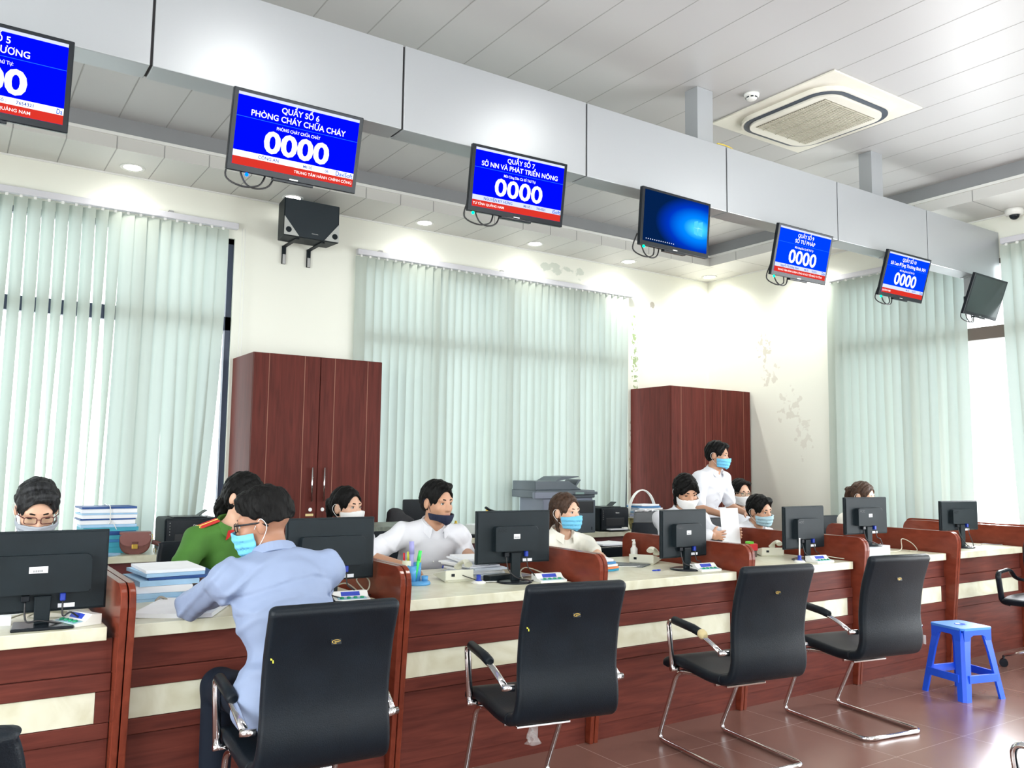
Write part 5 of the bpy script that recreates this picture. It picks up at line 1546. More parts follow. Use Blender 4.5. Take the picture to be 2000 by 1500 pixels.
# ------------------------------------------------------------------ monitors seen from behind
CT = 0.852      # worktop height
def monitor(x, y, w, h, zb, yw, label, base='disc', wide=False, sticker=True, stand_h=None):
    t = thing('monitor', label, 'monitor', (x, y, CT), R(yw), 'monitors along the counter')
    z0 = zb-CT; z1 = z0+h
    mb = MB().box(-w/2, w/2, -0.008, 0.012, z0, z1, 0.003)
    mb.prism([(-w/2+0.006, z0+0.006), (w/2-0.006, z0+0.006), (w/2-0.006, z1-0.006), (-w/2+0.006, z1-0.006)], -0.016, -0.007, 'y', bev=0.004)
    pn = mb.build('panel', M_black, t)
    MB().box(-w/2+0.012, w/2-0.012, 0.0115, 0.013, z0+0.02, z1-0.012).build('display', mat('display_dim', (0.02, 0.03, 0.05), 0.2), pn)
    hw = w*0.29; hh0 = z0+h*0.24; hh1 = z0+h*0.71
    if wide: hw = w*0.36
    hs = MB().prism(rrect(-hw, hw, hh0, hh1, (0.004, 0.006, 0.022, 0.012)), -0.052, -0.014, 'y', bev=0.006).build('rear_housing', M_black, t)
    if not wide:
        mb = MB(); text_bm(mb, 'AOC', 0.058, 0.017, -hw+0.040, hh1-0.022, -0.0527); mb.build('maker_text', M_black2, hs)
    if sticker:
        sx = 0.0 if not wide else -0.02; sz = hh1-0.055
        MB().box(sx-0.024 if not wide else sx-0.035, sx+0.016 if not wide else sx+0.030, -0.0528, -0.0518, sz-0.013, sz+0.012).build('barcode_sticker', M_paper, hs)
        mb = MB()
        for k in range(9):
            xa = sx-0.020+k*0.0038; mb.box(xa, xa+0.0018, -0.0532, -0.0526, sz-0.009, sz-0.001)
        mb.build('barcode', M_black2, hs)
    # ports, plug, neck, base
    MB().box(0.060, 0.080, -0.038, -0.016, hh0-0.034, hh0-0.003, 0.004).build('video_plug', M_blueplug, t)
    MB().box(-0.075, -0.045, -0.040, -0.016, hh0-0.030, hh0-0.005, 0.003).build('power_plug', M_black2, t)
    MB().box(0.055, 0.115, -0.0172, -0.0158, hh0-0.062, hh0-0.046).build('info_label', M_paper, t)
    MB().prism([(-0.030, hh0-0.01), (0.030, hh0-0.01), (0.026, 0.012), (-0.026, 0.012)], -0.040, -0.018, 'y', bev=0.004).build('neck', M_black, t)
    mb = MB()
    if base == 'disc': mb.lathe([(0, 0), (0.100, 0), (0.102, 0.006), (0.085, 0.012), (0.0, 0.015)], (0, -0.02, 0), 28)
    else: mb.prism([(-0.11, -0.115), (0.10, -0.135), (0.125, 0.03), (-0.09, 0.06)], 0.0, 0.012, 'z', bev=0.004)
    mb.build('base', M_black2, t)
    mb = MB()
    mb.tube(smooth_pts([(0.07, -0.035, hh0-0.035), (0.072, -0.045, hh0-0.09), (0.10, -0.05, 0.05), (0.15, -0.03, 0.012), (0.22, 0.02, 0.006)], 6), 0.0035, 6)
    mb.build('video_cable', M_bcable, t)
    MB().tube(smooth_pts([(-0.06, -0.03, hh0-0.03), (-0.055, -0.05, hh0-0.10), (-0.01, -0.07, 0.03), (0.08, -0.05, 0.008), (0.17, 0.0, 0.006)], 6), 0.0035, 6).build('power_cable', M_bcable, t)
    return t
monitor(0.375, 3.86, 0.46, 0.315, 0.905, 0, 'largest black monitor at the left edge, with a barcode sticker on its back', 'plate', True)
monitor(1.585, 3.90, 0.44, 0.295, 0.945, -1, 'black monitor right behind the man in the blue shirt', 'disc', True, sticker=False)
monitor(2.705, 4.00, 0.474, 0.290, 0.956, -4, 'black monitor on the counter before the woman in the blue mask')
monitor(3.985, 3.95, 0.420, 0.300, 0.930, 3, 'black squarish monitor below the woman holding the sheet of paper')
monitor(5.160, 3.93, 0.462, 0.298, 0.935, 2, 'black monitor in front of the man with the pale blue mask', sticker=False)
monitor(5.900, 3.93, 0.480, 0.278, 0.937, -4, 'black monitor hiding the face of the woman with a ponytail')
monitor(7.220, 3.93, 0.500, 0.248, 0.995, -5, 'smallest black monitor, last at the right end of the counter', sticker=False)
t = thing('monitor_riser', 'flat grey box raising the sixth monitor', 'box', (5.93, 3.95, CT), 0)
MB().box(-0.16, 0.16, -0.10, 0.16, 0, 0.072, 0.004).build('body', mat('pale_grey_box', (0.55, 0.60, 0.66), 0.5), t)
for o in bpy.data.objects:
    if o.name.startswith('monitor') and o.get('label', '').startswith('black monitor hiding'): 
        o.location.z = CT+0.073
        for c in o.children:
            pass
# ------------------------------------------------------------------ customer feedback boxes with green buttons
def feedback_box(x, y, yw, label):
    t = thing('feedback_box', label, 'button box', (x, y, CT), R(yw), 'white feedback boxes with green buttons')
    MB().prism([(-0.055, 0.0), (0.055, 0.0), (0.055, 0.040), (0.012, 0.044), (-0.010, 0.018), (-0.055, 0.012)], -0.085, 0.085, 'x', bev=0.003).build('body', M_white, t)
    Mt = Matrix.Translation((0, 0.001, 0.0315)) @ Matrix.Rotation(math.atan2(0.026, 0.022), 4, 'X')
    MB().box(-0.045, 0.045, -0.011, 0.011, -0.0005, 0.0015, M=Mt).build('lcd', mat('lcd_blue', (0.03, 0.06, 0.45), 0.2), t)
    Mk = Matrix.Translation((0, -0.033, 0.0155)) @ Matrix.Rotation(math.atan2(0.006, 0.045), 4, 'X')
    kp = MB().box(-0.068, 0.068, -0.018, 0.018, -0.0005, 0.0012, M=Mk).build('keypad', mat('keypad_pale_blue', (0.30, 0.52, 0.62), 0.5), t)
    for k in range(4): MB().lathe([(0.010, 0.0), (0.009, 0.006), (0, 0.0065)], (-0.048+0.032*k, 0, 0.001), 12, M=Mk).build('button', mat('green_button', (0.0, 0.28, 0.12), 0.4), kp)
    return t
feedback_box(0.50, 3.835, -68, 'white feedback box with green buttons beside the foot of the largest monitor')
feedback_box(1.665, 3.835, -8, 'white feedback box with green buttons behind the occupied chair')
feedback_box(2.90, 3.92, -6, 'feedback box half hidden behind the back of the second chair')
feedback_box(4.075, 3.845, -3, 'white feedback box with green buttons beneath the squarish monitor')
feedback_box(5.16, 3.80, -3, 'white feedback box with green buttons above the third empty chair')

# ------------------------------------------------------------------ desk phones
def desk_phone(x, y, yw, label):
    t = thing('desk_phone', label, 'telephone', (x, y, CT), R(yw), 'cream desk phones')
    MB().prism([(-0.10, 0.02), (0.09, 0.0), (0.10, 0.012), (0.10, 0.065), (-0.085, 0.032)], -0.085, 0.085, 'x', bev=0.006).build('body', M_cream, t)
    MB().box(-0.070, 0.070, 0.035, 0.095, 0.0, 0.03, 0.003).build('foot', M_cream, t)
    hs = MB().tube(smooth_pts([(-0.058, -0.07, 0.058), (-0.058, -0.04, 0.082), (-0.058, 0.04, 0.105), (-0.058, 0.085, 0.090)], 5), [0.024, 0.022, 0.02, 0.017, 0.015, 0.015, 0.015, 0.015, 0.015, 0.015, 0.015, 0.017, 0.019, 0.020, 0.022, 0.023][:16], 12, flat=(0.7, 1.1), up=(0, 0, 1))
    hs.build('handset', M_cream, t)
    MB().box(0.030, 0.050, 0.099, 0.102, 0.030, 0.045).build('socket', M_black2, t)
    return t
desk_phone(2.46, 4.24, 172, 'cream desk phone on the counter in front of the man with the navy mask')
desk_phone(4.02, 4.34, 120, 'cream desk phone left of the squarish monitor, beside the spray bottle')
desk_phone(5.20, 4.28, 150, 'cream desk phone half hidden left of the fifth monitor')
t = thing('phone_cable', 'thin black cable from the cream phone in front of the man with the navy mask', 'cable', (2.47, 4.14, CT), 0)
MB().tube(smooth_pts([(-0.01, -0.005, 0.036), (0.03, -0.03, 0.02), (0.09, -0.05, 0.004), (0.20, -0.10, 0.004), (0.27, -0.06, 0.004), (0.33, 0.0, 0.004)], 6), 0.0025, 6).build('wire', M_bcable, t)

# ------------------------------------------------------------------ pen holder and pens
M_clearblue = mat('clear_blue_plastic', (0.10, 0.38, 0.75), 0.15); M_clearblue.node_tree.nodes['Principled BSDF'].inputs['Alpha'].default_value = 0.75
t = thing('pen_holder', 'transparent blue pen holder with cups, standing right beside the second partition', 'pen holder', (2.195, 4.165, CT), R(10))
MB().lathe([(0.0, 0.0), (0.070, 0.0), (0.072, 0.008), (0.066, 0.018), (0, 0.018)], seg=28).build('base', M_clearblue, t)
for (x, y, r, hh) in ((-0.030, 0.012, 0.024, 0.10), (0.012, 0.022, 0.022, 0.115), (0.034, -0.020, 0.017, 0.045)):
    MB().lathe([(r, 0.016), (r+0.002, hh), (r-0.001, hh), (r-0.003, 0.019), (0, 0.019)], (x, y, 0), 18).build('cup', M_clearblue, t)
t = thing('paper_cup', 'small cream card cup wedged behind the blue pen holder', 'cup', (2.165, 4.222, CT), 0)
MB().lathe([(0, 0), (0.030, 0), (0.036, 0.125), (0.034, 0.125), (0.028, 0.003), (0, 0.003)], seg=4).build('cup', mat('cream_card', (0.72, 0.74, 0.58), 0.6), t)
def pen(loc, tilt, az, L, r, m, label, cap=None, name='pen', cat='pen'):
    t = thing(name, label, cat, loc, az)
    t.rotation_euler = (tilt, 0, az)
    MB().cyl((0, 0, 0), (0, 0, L), r, r, 12).cyl((0, 0, -r*1.6), (0, 0, 0), 0.0012, r, 12).build('barrel', m, t)
    MB().cyl((0, 0, L*0.68), (0, 0, L+0.004), r*1.25, r*1.15, 12).build('cap', cap or m, t)
    return t
M_hl_g = mat('highlighter_green', (0.05, 0.75, 0.12), 0.4); M_hl_y = mat('highlighter_yellow', (0.70, 0.80, 0.08), 0.4); M_redp = mat('red_pen', (0.55, 0.02, 0.03), 0.4); M_lil = mat('lilac_plastic', (0.34, 0.34, 0.68), 0.4)
pen((2.175, 4.190, CT+0.024), R(-4), 0, 0.20, 0.012, M_lil, 'flat lilac ruler end standing highest in the blue pen holder', name='ruler', cat='ruler')
pen((2.180, 4.168, CT+0.024), R(10), R(60), 0.155, 0.008, M_hl_g, 'green highlighter leaning in the blue pen holder')
pen((2.212, 4.190, CT+0.024), R(-6), R(-60), 0.115, 0.007, M_hl_y, 'yellow highlighter in the right cup of the pen holder')
pen((2.148, 4.226, CT+0.01), R(-5), 0, 0.150, 0.005, M_redp, 'red pen in the cream card cup')
pen((2.175, 4.230, CT+0.01), R(-3), R(20), 0.155, 0.005, M_hl_y, 'yellow marker with black collar in the cream card cup', M_hl_y)
def lying_pen(x, y, az, m, cap, label, L=0.13):
    t = thing('pen', label, 'pen', (x, y, CT+0.0065), az)
    MB().cyl((-L/2, 0, 0), (L/2, 0, 0), 0.0045, 0.0045, 10).cyl((-L/2-0.01, 0, 0), (-L/2, 0, 0), 0.001, 0.0045, 10).build('barrel', m, t)
    MB().cyl((L*0.2, 0, 0), (L/2+0.002, 0, 0), 0.0058, 0.0055, 10).build('cap', cap, t)
lying_pen(2.70, 3.94, R(-20), M_white, M_blueplug, 'white pen with blue cap tethered in front of the third monitor')
lying_pen(3.76, 3.96, R(3), M_blueplug, M_blueplug, 'short dark blue pen lying alone before the squarish monitor', 0.06)
lying_pen(0.79, 3.965, R(-5), M_blueplug, M_blueplug, 'dark blue pen by the papers beside the first partition', 0.08)
lying_pen(0.33, 4.20, R(10), mat('magenta', (0.45, 0.01, 0.12), 0.4), mat('magenta', (0.45, 0.01, 0.12), 0.4), 'magenta pen behind the base of the largest monitor', 0.11)
# pen stands: white disc foot with blue holder
def pen_stand(x, y, label, upright=False):
    t = thing('pen_stand', label, 'pen stand', (x, y, CT), 0)
    MB().lathe([(0, 0), (0.040, 0), (0.041, 0.004), (0.030, 0.012), (0, 0.016)], seg=24).build('foot', M_white, t)
    MB().lathe([(0.022, 0.012), (0.012, 0.022), (0.013, 0.045), (0.0, 0.047)], seg=16).build('socket', M_blueplug, t)
    if upright:
        MB().cyl((0, 0, 0.04), (0.004, 0.0, 0.165), 0.0055, 0.0055, 10).build('stem', M_white, t)
    else:
        MB().tube(smooth_pts([(0.03, 0, 0.006), (0.09, -0.02, 0.006), (0.16, -0.05, 0.005), (0.20, -0.04, 0.005)], 5), 0.002, 6).build('tether', M_white, t)
pen_stand(2.51, 4.045, 'pen stand with blue socket and white foot, right of the cream phone')
pen_stand(5.02, 3.86, 'pen stand with an upright white pen, left of the fifth monitor base', True)
pen_stand(3.63, 4.23, 'pen stand with blue socket beside the blue and orange folders')
# ------------------------------------------------------------------ small things on the counter
t = thing('power_strip', 'small black box with a white label in front of the third monitor base', 'adapter', (2.66, 4.08, CT), R(8))
MB().box(-0.085, 0.085, -0.03, 0.03, 0, 0.034, 0.004).build('body', M_black, t); MB().box(0.0855, 0.0865, -0.02, 0.015, 0.006, 0.028).build('label_strip', M_paper, t)
t = thing('spray_bottle', 'white spray bottle at the back of the counter left of the squarish monitor', 'bottle', (4.17, 4.62, CT), 0)
MB().lathe([(0, 0), (0.024, 0), (0.025, 0.01), (0.025, 0.065), (0.014, 0.08), (0.013, 0.09), (0, 0.09)], seg=20).build('bottle', M_white, t)
MB().lathe([(0.013, 0.088), (0.013, 0.105), (0.008, 0.118), (0.008, 0.130), (0, 0.131)], seg=16).box(-0.018, 0.006, -0.006, 0.006, 0.118, 0.130, 0.002).build('spray_head', M_white, t)
t = thing('stamp', 'red self-inking stamp with a green top beside the fourth partition', 'stamp', (5.00, 4.26, CT), R(-10))
MB().box(-0.028, 0.028, -0.022, 0.022, 0.0, 0.045, 0.003).build('base', mat('smoky_plastic', (0.10, 0.07, 0.06), 0.3), t)
MB().box(-0.034, 0.034, -0.026, 0.026, 0.045, 0.095, 0.006).build('grip', mat('stamp_red', (0.62, 0.02, 0.03), 0.35), t)
MB().prism(rrect(-0.045, 0.0, 0.095, 0.112, 0.006), -0.02, 0.02, 'y').build('top', mat('stamp_green', (0.15, 0.60, 0.06), 0.4), t)
def cable_coil(x, y, pts, label, m=None, r=0.0035):
    t = thing('cable', label, 'cable', (x, y, CT), 0)
    MB().tube(smooth_pts(pts, 7), r, 6).build('cord', m or M_cable, t)
cable_coil(1.70, 3.93, [(-0.10, 0.0, 0.012), (-0.06, 0.03, 0.05), (0.0, 0.04, 0.062), (0.04, 0.0, 0.03), (0.045, -0.05, 0.006), (0.07, -0.045, 0.02), (0.05, 0.03, 0.075), (0.09, 0.05, 0.095), (0.105, 0.0, 0.07), (0.08, -0.03, 0.03), (0.02, -0.01, 0.015)], 'looped ivory cable behind the occupied chair, rising beside the partition')
cable_coil(2.92, 4.03, [(-0.14, -0.02, 0.01), (-0.10, 0.06, 0.04), (-0.03, 0.10, 0.055), (0.04, 0.06, 0.03), (0.06, 0.0, 0.01), (0.03, -0.03, 0.02), (0.07, -0.05, 0.01)], 'ivory cable arching over the corner of the counter right of the third monitor')
cable_coil(4.17, 3.98, [(-0.10, 0.05, 0.006), (-0.05, 0.10, 0.03), (0.02, 0.08, 0.02), (0.05, 0.02, 0.006), (0.02, -0.04, 0.006), (0.05, -0.10, 0.006)], 'tangled cable right of the squarish monitor', M_cable)
cable_coil(5.32, 3.90, [(-0.12, 0.04, 0.006), (-0.06, 0.06, 0.02), (0.0, 0.02, 0.006), (0.04, 0.0, 0.02), (0.09, -0.06, 0.012), (0.125, -0.15, 0.006), (0.135, -0.215, 0.002), (0.14, -0.222, -0.03)], 'ivory cable trailing over the counter edge right of the fifth monitor')
cable_coil(6.35, 4.00, [(-0.32, -0.02, 0.08), (-0.22, -0.04, 0.02), (-0.05, -0.06, 0.006), (0.10, -0.02, 0.02), (0.17, 0.02, 0.09), (0.24, -0.02, 0.06), (0.22, -0.08, 0.006), (0.12, -0.08, 0.006)], 'ivory cable with a loop standing up right of the sixth monitor')
cable_coil(7.55, 3.95, [(-0.25, -0.02, 0.03), (-0.15, -0.03, 0.02), (0.0, -0.02, 0.006), (0.10, 0.0, 0.012), (0.16, -0.06, 0.006), (0.22, -0.10, 0.006)], 'dark cable running right from the last monitor', mat('grey_cable', (0.20, 0.20, 0.21), 0.5))
cable_coil(0.42, 3.98, [(-0.16, 0.0, 0.01), (-0.08, 0.05, 0.025), (0.02, 0.06, 0.02), (0.10, 0.0, 0.006), (0.02, -0.04, 0.012), (-0.08, -0.03, 0.02), (-0.02, 0.03, 0.03), (0.12, 0.04, 0.012)], 'coiled ivory and grey cable under the largest monitor')
def paper(x, y, z, w, d, az, label, m=None, h=0.001, curl=0.0, name='paper_sheet', cat='paper', group=None, tiltx=0.0):
    t = thing(name, label, cat, (x, y, z), R(az), group)
    t.rotation_euler = (R(tiltx), 0, R(az))
    mb = MB()
    mb.sheet(lambda a, b_: ((a-0.5)*w, (b_-0.5)*d, h+curl*((a-0.5)**2*3+0.4*b_*math.sin(a*5))), 8, 6, False)
    mb.sheet(lambda a, b_: ((a-0.5)*w, (b_-0.5)*d, curl*((a-0.5)**2*3+0.4*b_*math.sin(a*5))), 8, 6, False)
    n = 8
    for (fa, cnt) in ((lambda s: (s, 0.0), 8), (lambda s: (s, 1.0), 8), (lambda s: (0.0, s), 6), (lambda s: (1.0, s), 6)):
        def fn(u, v, fa=fa):
            a, b_ = fa(u); zc = curl*((a-0.5)**2*3+0.4*b_*math.sin(a*5))
            return ((a-0.5)*w, (b_-0.5)*d, zc+h*v)
        mb.sheet(fn, cnt, 1, False)
    mb.build('sheet', m or M_paper, t)
    return t
rnd = random.Random(11)
# unit 0
paper(0.30, 4.28, CT, 0.30, 0.21, 12, 'white papers behind the largest monitor', h=0.004)
t = thing('name_card', 'small upright white card at the left edge before the largest monitor', 'card', (0.235, 3.93, CT), R(-15))
MB().prism([(-0.045, 0.0), (0.045, 0.0), (0.045, 0.075), (-0.045, 0.075)], -0.001, 0.001, 'y').build('card', M_paper, t)
# unit 1: the customer's papers and the officer's folders
stack1 = [('blue folder, lowest of the leaning pile beside the first partition', M_bluel, 0), ('pale blue folder second from the bottom of the pile by the first partition', M_bluel, 4), ('white document batch in the middle of the pile by the first partition', M_paper, -5),
          ('pale blue folder above the white batch by the first partition', M_bluel, 3), ('navy folder jutting right near the top of the pile by the first partition', M_navy, -2), ('light blue folder just above the navy one', M_bluel, 5), ('white batch of papers topmost on the pile by the first partition', M_paper, 1)]
z = CT
for i, (lb, m_, a) in enumerate(stack1):
    hh = (0.012, 0.022, 0.030, 0.024, 0.012, 0.016, 0.014)[i]
    o = paper(0.90+0.012*i+(0.07 if m_ is M_navy else 0), 4.42+0.008*i, z, 0.27+(0.05 if m_ is M_navy else 0), 0.34, a, lb, m_, hh, 0.0, 'document_folder', 'folder', 'pile of folders by the first partition')
    z += hh+0.0012
paper(0.945, 3.955, CT, 0.32, 0.42, -28, 'thick open white ledger under the elbow of the customer in blue', M_paper, 0.018, 0.004, 'open_ledger', 'ledger')
paper(1.16, 4.46, CT, 0.21, 0.29, 14, 'white paper pad between the officer and the customer', M_paper, 0.022, 0.0, 'paper_pad', 'paper')
t = thing('tied_bundle_string', 'grey knot of string lying beside the open ledger', 'string', (0.86, 4.16, CT), 0)
MB().tube(smooth_pts([(0, 0, 0.01), (0.02, 0.01, 0.03), (0.045, -0.005, 0.02), (0.03, -0.02, 0.006), (0.0, -0.01, 0.02), (0.05, 0.02, 0.01), (0.09, 0.01, 0.004)], 6), 0.006, 6).build('string', mat('grey_string', (0.35, 0.33, 0.28), 0.8), t)
t = thing('paper_box', 'brown cardboard scraps below the monitor behind the customer', 'cardboard', (1.56, 4.10, CT), R(20))
MB().box(-0.10, 0.10, -0.05, 0.05, 0, 0.025, 0.002).box(-0.05, 0.09, -0.02, 0.05, 0.026, 0.06, 0.002, M=Matrix.Rotation(R(12), 4, 'Y')).build('cardboard', mat('brown_card', (0.26, 0.12, 0.06), 0.7), t)
# unit 2
for i in range(9):
    paper(2.74+rnd.uniform(-0.03, 0.03), 4.46+rnd.uniform(-0.04, 0.03), CT+0.011*i, 0.22, 0.30, rnd.uniform(-14, 14), 'curled form in the loose paper heap behind the third monitor', M_paper if i % 3 else mat('pale_grey_paper', (0.60, 0.66, 0.74), 0.8), 0.010, 0.0, 'paper_form', 'paper', 'loose paper heap behind the third monitor')
for i in range(4):
    paper(2.70+0.04*i, 4.20-0.015*i, CT+0.003*i+0.0005, 0.20, 0.13, -20+11*i, 'plastic-sleeved form spread on the counter behind the black adapter', mat('grey_sleeve', (0.38, 0.43, 0.50), 0.25), 0.002, 0.002, 'plastic_sleeve', 'paper', 'plastic-sleeved forms behind the black adapter')
# unit 3
for i, (m_, lb) in enumerate(((mat('turquoise', (0.0, 0.30, 0.50), 0.5), 'turquoise folder, lowest of the pile right of the third partition'), (mat('orange_paper', (0.70, 0.22, 0.07), 0.6), 'orange folder above the turquoise one'), (M_paper, 'white sheet between the orange and blue folders'), (M_bluef, 'blue folder near the top of the pile right of the third partition'), (M_paper, 'white sheet topmost on the blue and orange folders'))):
    paper(3.40+0.01*i, 4.20, CT+0.016*i, 0.32-0.03*i, 0.24, 6-7*i, lb, m_, 0.013, 0.004, 'document_folder', 'folder', 'pile right of the third partition')
paper(3.50, 4.55, CT, 0.50, 0.22, 4, 'long white sheets at the back of the counter, left of the spray bottle', M_paper, 0.012)
paper(3.83, 4.30, CT, 0.18, 0.25, 30, 'black-edged clipboard sheet left of the squarish monitor base', mat('dark_clipboard', (0.06, 0.08, 0.10), 0.4), 0.005)
t = thing('sticky_tape', 'crumpled yellow tape roll at the back of the counter near the spray bottle', 'tape', (3.86, 4.62, CT), 0)
MB().lathe([(0.018, 0), (0.030, 0), (0.030, 0.02), (0.018, 0.02), (0.018, 0)], seg=20).build('tape', mat('yellow_tape', (0.70, 0.48, 0.05), 0.4), t)
# unit 4
paper(4.92, 4.50, CT, 0.20, 0.28, 20, 'white sheet on the counter near the red stamp', M_paper, 0.006)
paper(5.25, 4.42, CT, 0.21, 0.28, -10, 'yellowish curled document left of the fifth monitor', mat('yellowish_paper', (0.66, 0.64, 0.48), 0.8), 0.012, 0.012)
t = paper(5.16, 4.58, 0.905, 0.19, 0.28, 0, 'upright white sheet held in the hands of the woman with the white mask', M_paper, 0.0015, 0.004); t.rotation_euler = (R(84), 0, R(-4)); t.location = (5.165, 4.615, 1.045)
t = thing('scissors', 'pair of scissors with dark red handles on the far wall panel', 'scissors', (6.98, 4.55, CT), R(20))
for s in (-1, 1):
    MB().tube([(s*0.022+0.016*math.cos(a), 0, 0.175+0.028*math.sin(a)) for a in [k*2*PI/16 for k in range(16)]], 0.005, 6, closed=True).build('handle', mat('dark_red_handle', (0.25, 0.02, 0.03), 0.4), t)
MB().prism([(-0.008, 0.155), (0.008, 0.155), (0.003, 0.0), (-0.003, 0.0)], -0.0015, 0.0015, 'y').build('blades', M_steel, t)
t = thing('scissors_cup', 'low dark cup that holds the scissors at the last counter unit', 'cup', (6.98, 4.55, CT), 0)
MB().lathe([(0.030, 0.0), (0.034, 0.09), (0.031, 0.09), (0.028, 0.003), (0, 0.003), (0, 0)], seg=18).build('cup', M_black, t)

# ------------------------------------------------------------------ things on the back desks
DT = 0.811
def printer(x, y, yw, w, d, h, label, tray=True):
    t = thing('printer', label, 'printer', (x, y, DT), R(yw), 'black laser printers on the back desks')
    MB().prism(rrect(-w/2, w/2, 0.0, h, (0.004, 0.004, 0.02, 0.02)), -d/2+0.02, d/2, 'y', bev=0.006).build('body', M_black, t)
    MB().box(-w/2+0.01, w/2-0.01, -d/2, -d/2+0.024, 0.012, h-0.01, 0.006).build('front_cover', M_black2, t)
    MB().box(-w*0.32, w*0.32, -d/2-0.004, -d/2+0.01, 0.055, 0.14, 0.004).build('feed_slot', mat('slot_black', (0.004, 0.005, 0.007), 0.3), t)
    MB().box(-w*0.36, w*0.36, -d/2-0.085, -d/2+0.01, 0.008, 0.018, 0.002).build('tray', M_black2, t)
    MB().box(-w*0.30, w*0.30, -d/2-0.075, -d/2, 0.019, 0.027).build('paper_stack', M_paper, t)
    MB().box(0.06, 0.12, -d/2-0.070, -d/2-0.035, 0.027, 0.042, 0.002).build('paper_guide', M_white, t)
    MB().box(-w*0.33, w*0.30, -d*0.35, d*0.28, h, h+0.008, 0.003).build('output_tray', M_black2, t)
    Ml = Matrix.Translation((w*0.22, 0.05, h+0.006)) @ Matrix.Rotation(R(-35), 4, 'Y')
    MB().box(-0.005, 0.075, -0.05, 0.05, -0.002, 0.003, M=Ml).build('output_stop', M_black2, t)
    mb = MB(); text_bm(mb, 'Canon', None, 0.013, 0.03, h-0.055, -d/2-0.0012, 0.02); mb.build('maker_text', M_white, t)
    mb = MB()
    for k in range(5): mb.ball((-w/2+0.035, -d/2-0.001, h-0.035-0.022*k), 0.0025, 8)
    mb.build('indicator_dots', M_white, t)
    return t
printer(1.66, 7.03, 0, 0.40, 0.34, 0.255, 'black laser printer on the left back desk beside the brown handbag')
printer(6.07, 7.18, -4, 0.38, 0.34, 0.25, 'black laser printer right of the big grey copier')
# pile of blue folders tied with string
z = DT
cols = [M_teal, M_teal, M_bluef, M_teal, M_navy, M_teal, M_bluel, M_paper, M_navy, M_paper, M_bluel, M_paper, M_navy]
ords = ['lowest', 'second', 'third', 'fourth', 'fifth', 'sixth', 'seventh', 'eighth', 'ninth', 'tenth', 'eleventh', 'twelfth', 'topmost']
for i, m_ in enumerate(cols):
    hh = (0.045, 0.035, 0.02, 0.03, 0.028, 0.028, 0.022, 0.030, 0.010, 0.026, 0.012, 0.030, 0.014)[i]
    cn = {id(M_teal): 'teal', id(M_bluef): 'blue', id(M_navy): 'navy', id(M_bluel): 'pale blue', id(M_paper): 'white'}[id(m_)]
    paper(1.09+rnd.uniform(-0.012, 0.012), 7.12, z, 0.38, 0.27, rnd.uniform(-4, 4), '%s folder, %s from the bottom in the tied pile under the left window' % (cn, ords[i]) if i < 12 else 'navy folder, topmost of the tied pile under the left window', m_, hh, 0.0, 'document_folder', 'folder', 'tied pile of folders under the left window')
    z += hh+0.0012
t = thing('string', 'white string tied round the pile of blue folders', 'string', (1.09, 7.12, DT), 0)
zt_ = z-DT+0.002
MB().tube(smooth_pts([(0.0, 0.14, 0.20), (0.0, 0.13, zt_), (0.0, 0.0, zt_+0.002), (0.0, -0.142, zt_), (0.005, -0.146, zt_-0.10), (-0.005, -0.146, zt_-0.13)], 5), 0.0035, 6).tube(smooth_pts([(0.0, -0.146, zt_-0.09), (0.03, -0.15, zt_-0.13), (0.05, -0.15, zt_-0.17)], 5), 0.003, 6).build('string', M_white, t)
paper(1.02, 6.86, DT, 0.16, 0.22, 50, 'white and blue booklet leaning by the brown handbag', M_bluel, 0.012, 0.003)
# handbag
M_bag = mat('brown_leather', (0.13, 0.040, 0.030), 0.4, noise=0.15, bump=0.2, bscale=200)
t = thing('handbag', 'small brown leather handbag with a gold clasp on the left back desk', 'handbag', (1.26, 6.90, DT), R(-8))
bo = rrect(-0.105, 0.105, 0.0, 0.155, (0.075, 0.075, 0.05, 0.05), 8)
MB().prism(bo, -0.05, 0.05, 'y', bev=0.010, smooth=True).build('body', M_bag, t)
fo = [(a, b_) for a, b_ in rrect(-0.108, 0.108, 0.060, 0.162, (0.06, 0.06, 0.05, 0.05), 8)]
MB().prism(fo, -0.058, -0.050, 'y', bev=0.003, smooth=True).prism(rrect(-0.108, 0.108, 0.145, 0.163, (0.006, 0.006, 0.008, 0.008)), -0.055, 0.05, 'y', bev=0.004).build('flap', mat('brown_leather_light', (0.22, 0.085, 0.075), 0.35), t)
MB().box(-0.022, 0.018, -0.064, -0.056, 0.040, 0.075, 0.003).build('clasp', M_gold, t)
MB().box(-0.024, 0.020, -0.066, -0.056, 0.073, 0.092, 0.003).build('clasp_tab', M_bag, t)
MB().tube([(0.112+0.007*math.cos(a), -0.01, 0.125+0.016*math.sin(a)) for a in [k*2*PI/12 for k in range(12)]], 0.0025, 6, closed=True).tube([(0.118+0.007*math.cos(a), 0.0, 0.098+0.014*math.sin(a)) for a in [k*2*PI/12 for k in range(12)]], 0.0025, 6, closed=True).build('strap_ring', M_gold, t)
MB().tube(smooth_pts([(0.116, -0.01, 0.085), (0.16, 0.0, 0.07), (0.20, -0.01, 0.045), (0.17, -0.03, 0.02), (0.24, -0.045, 0.02), (0.31, -0.01, 0.02), (0.30, 0.02, 0.02), (0.20, 0.02, 0.02)], 6), 0.017, 8, flat=(1.0, 0.18), up=(0, 0, 1)).build('strap', M_bag, t)
MB().tube([(0.135+0.010*math.cos(a), -0.045, 0.024+0.020*math.sin(a)) for a in [k*2*PI/4+PI/4 for k in range(4)]], 0.0025, 6, closed=True).build('buckle', M_gold, t)
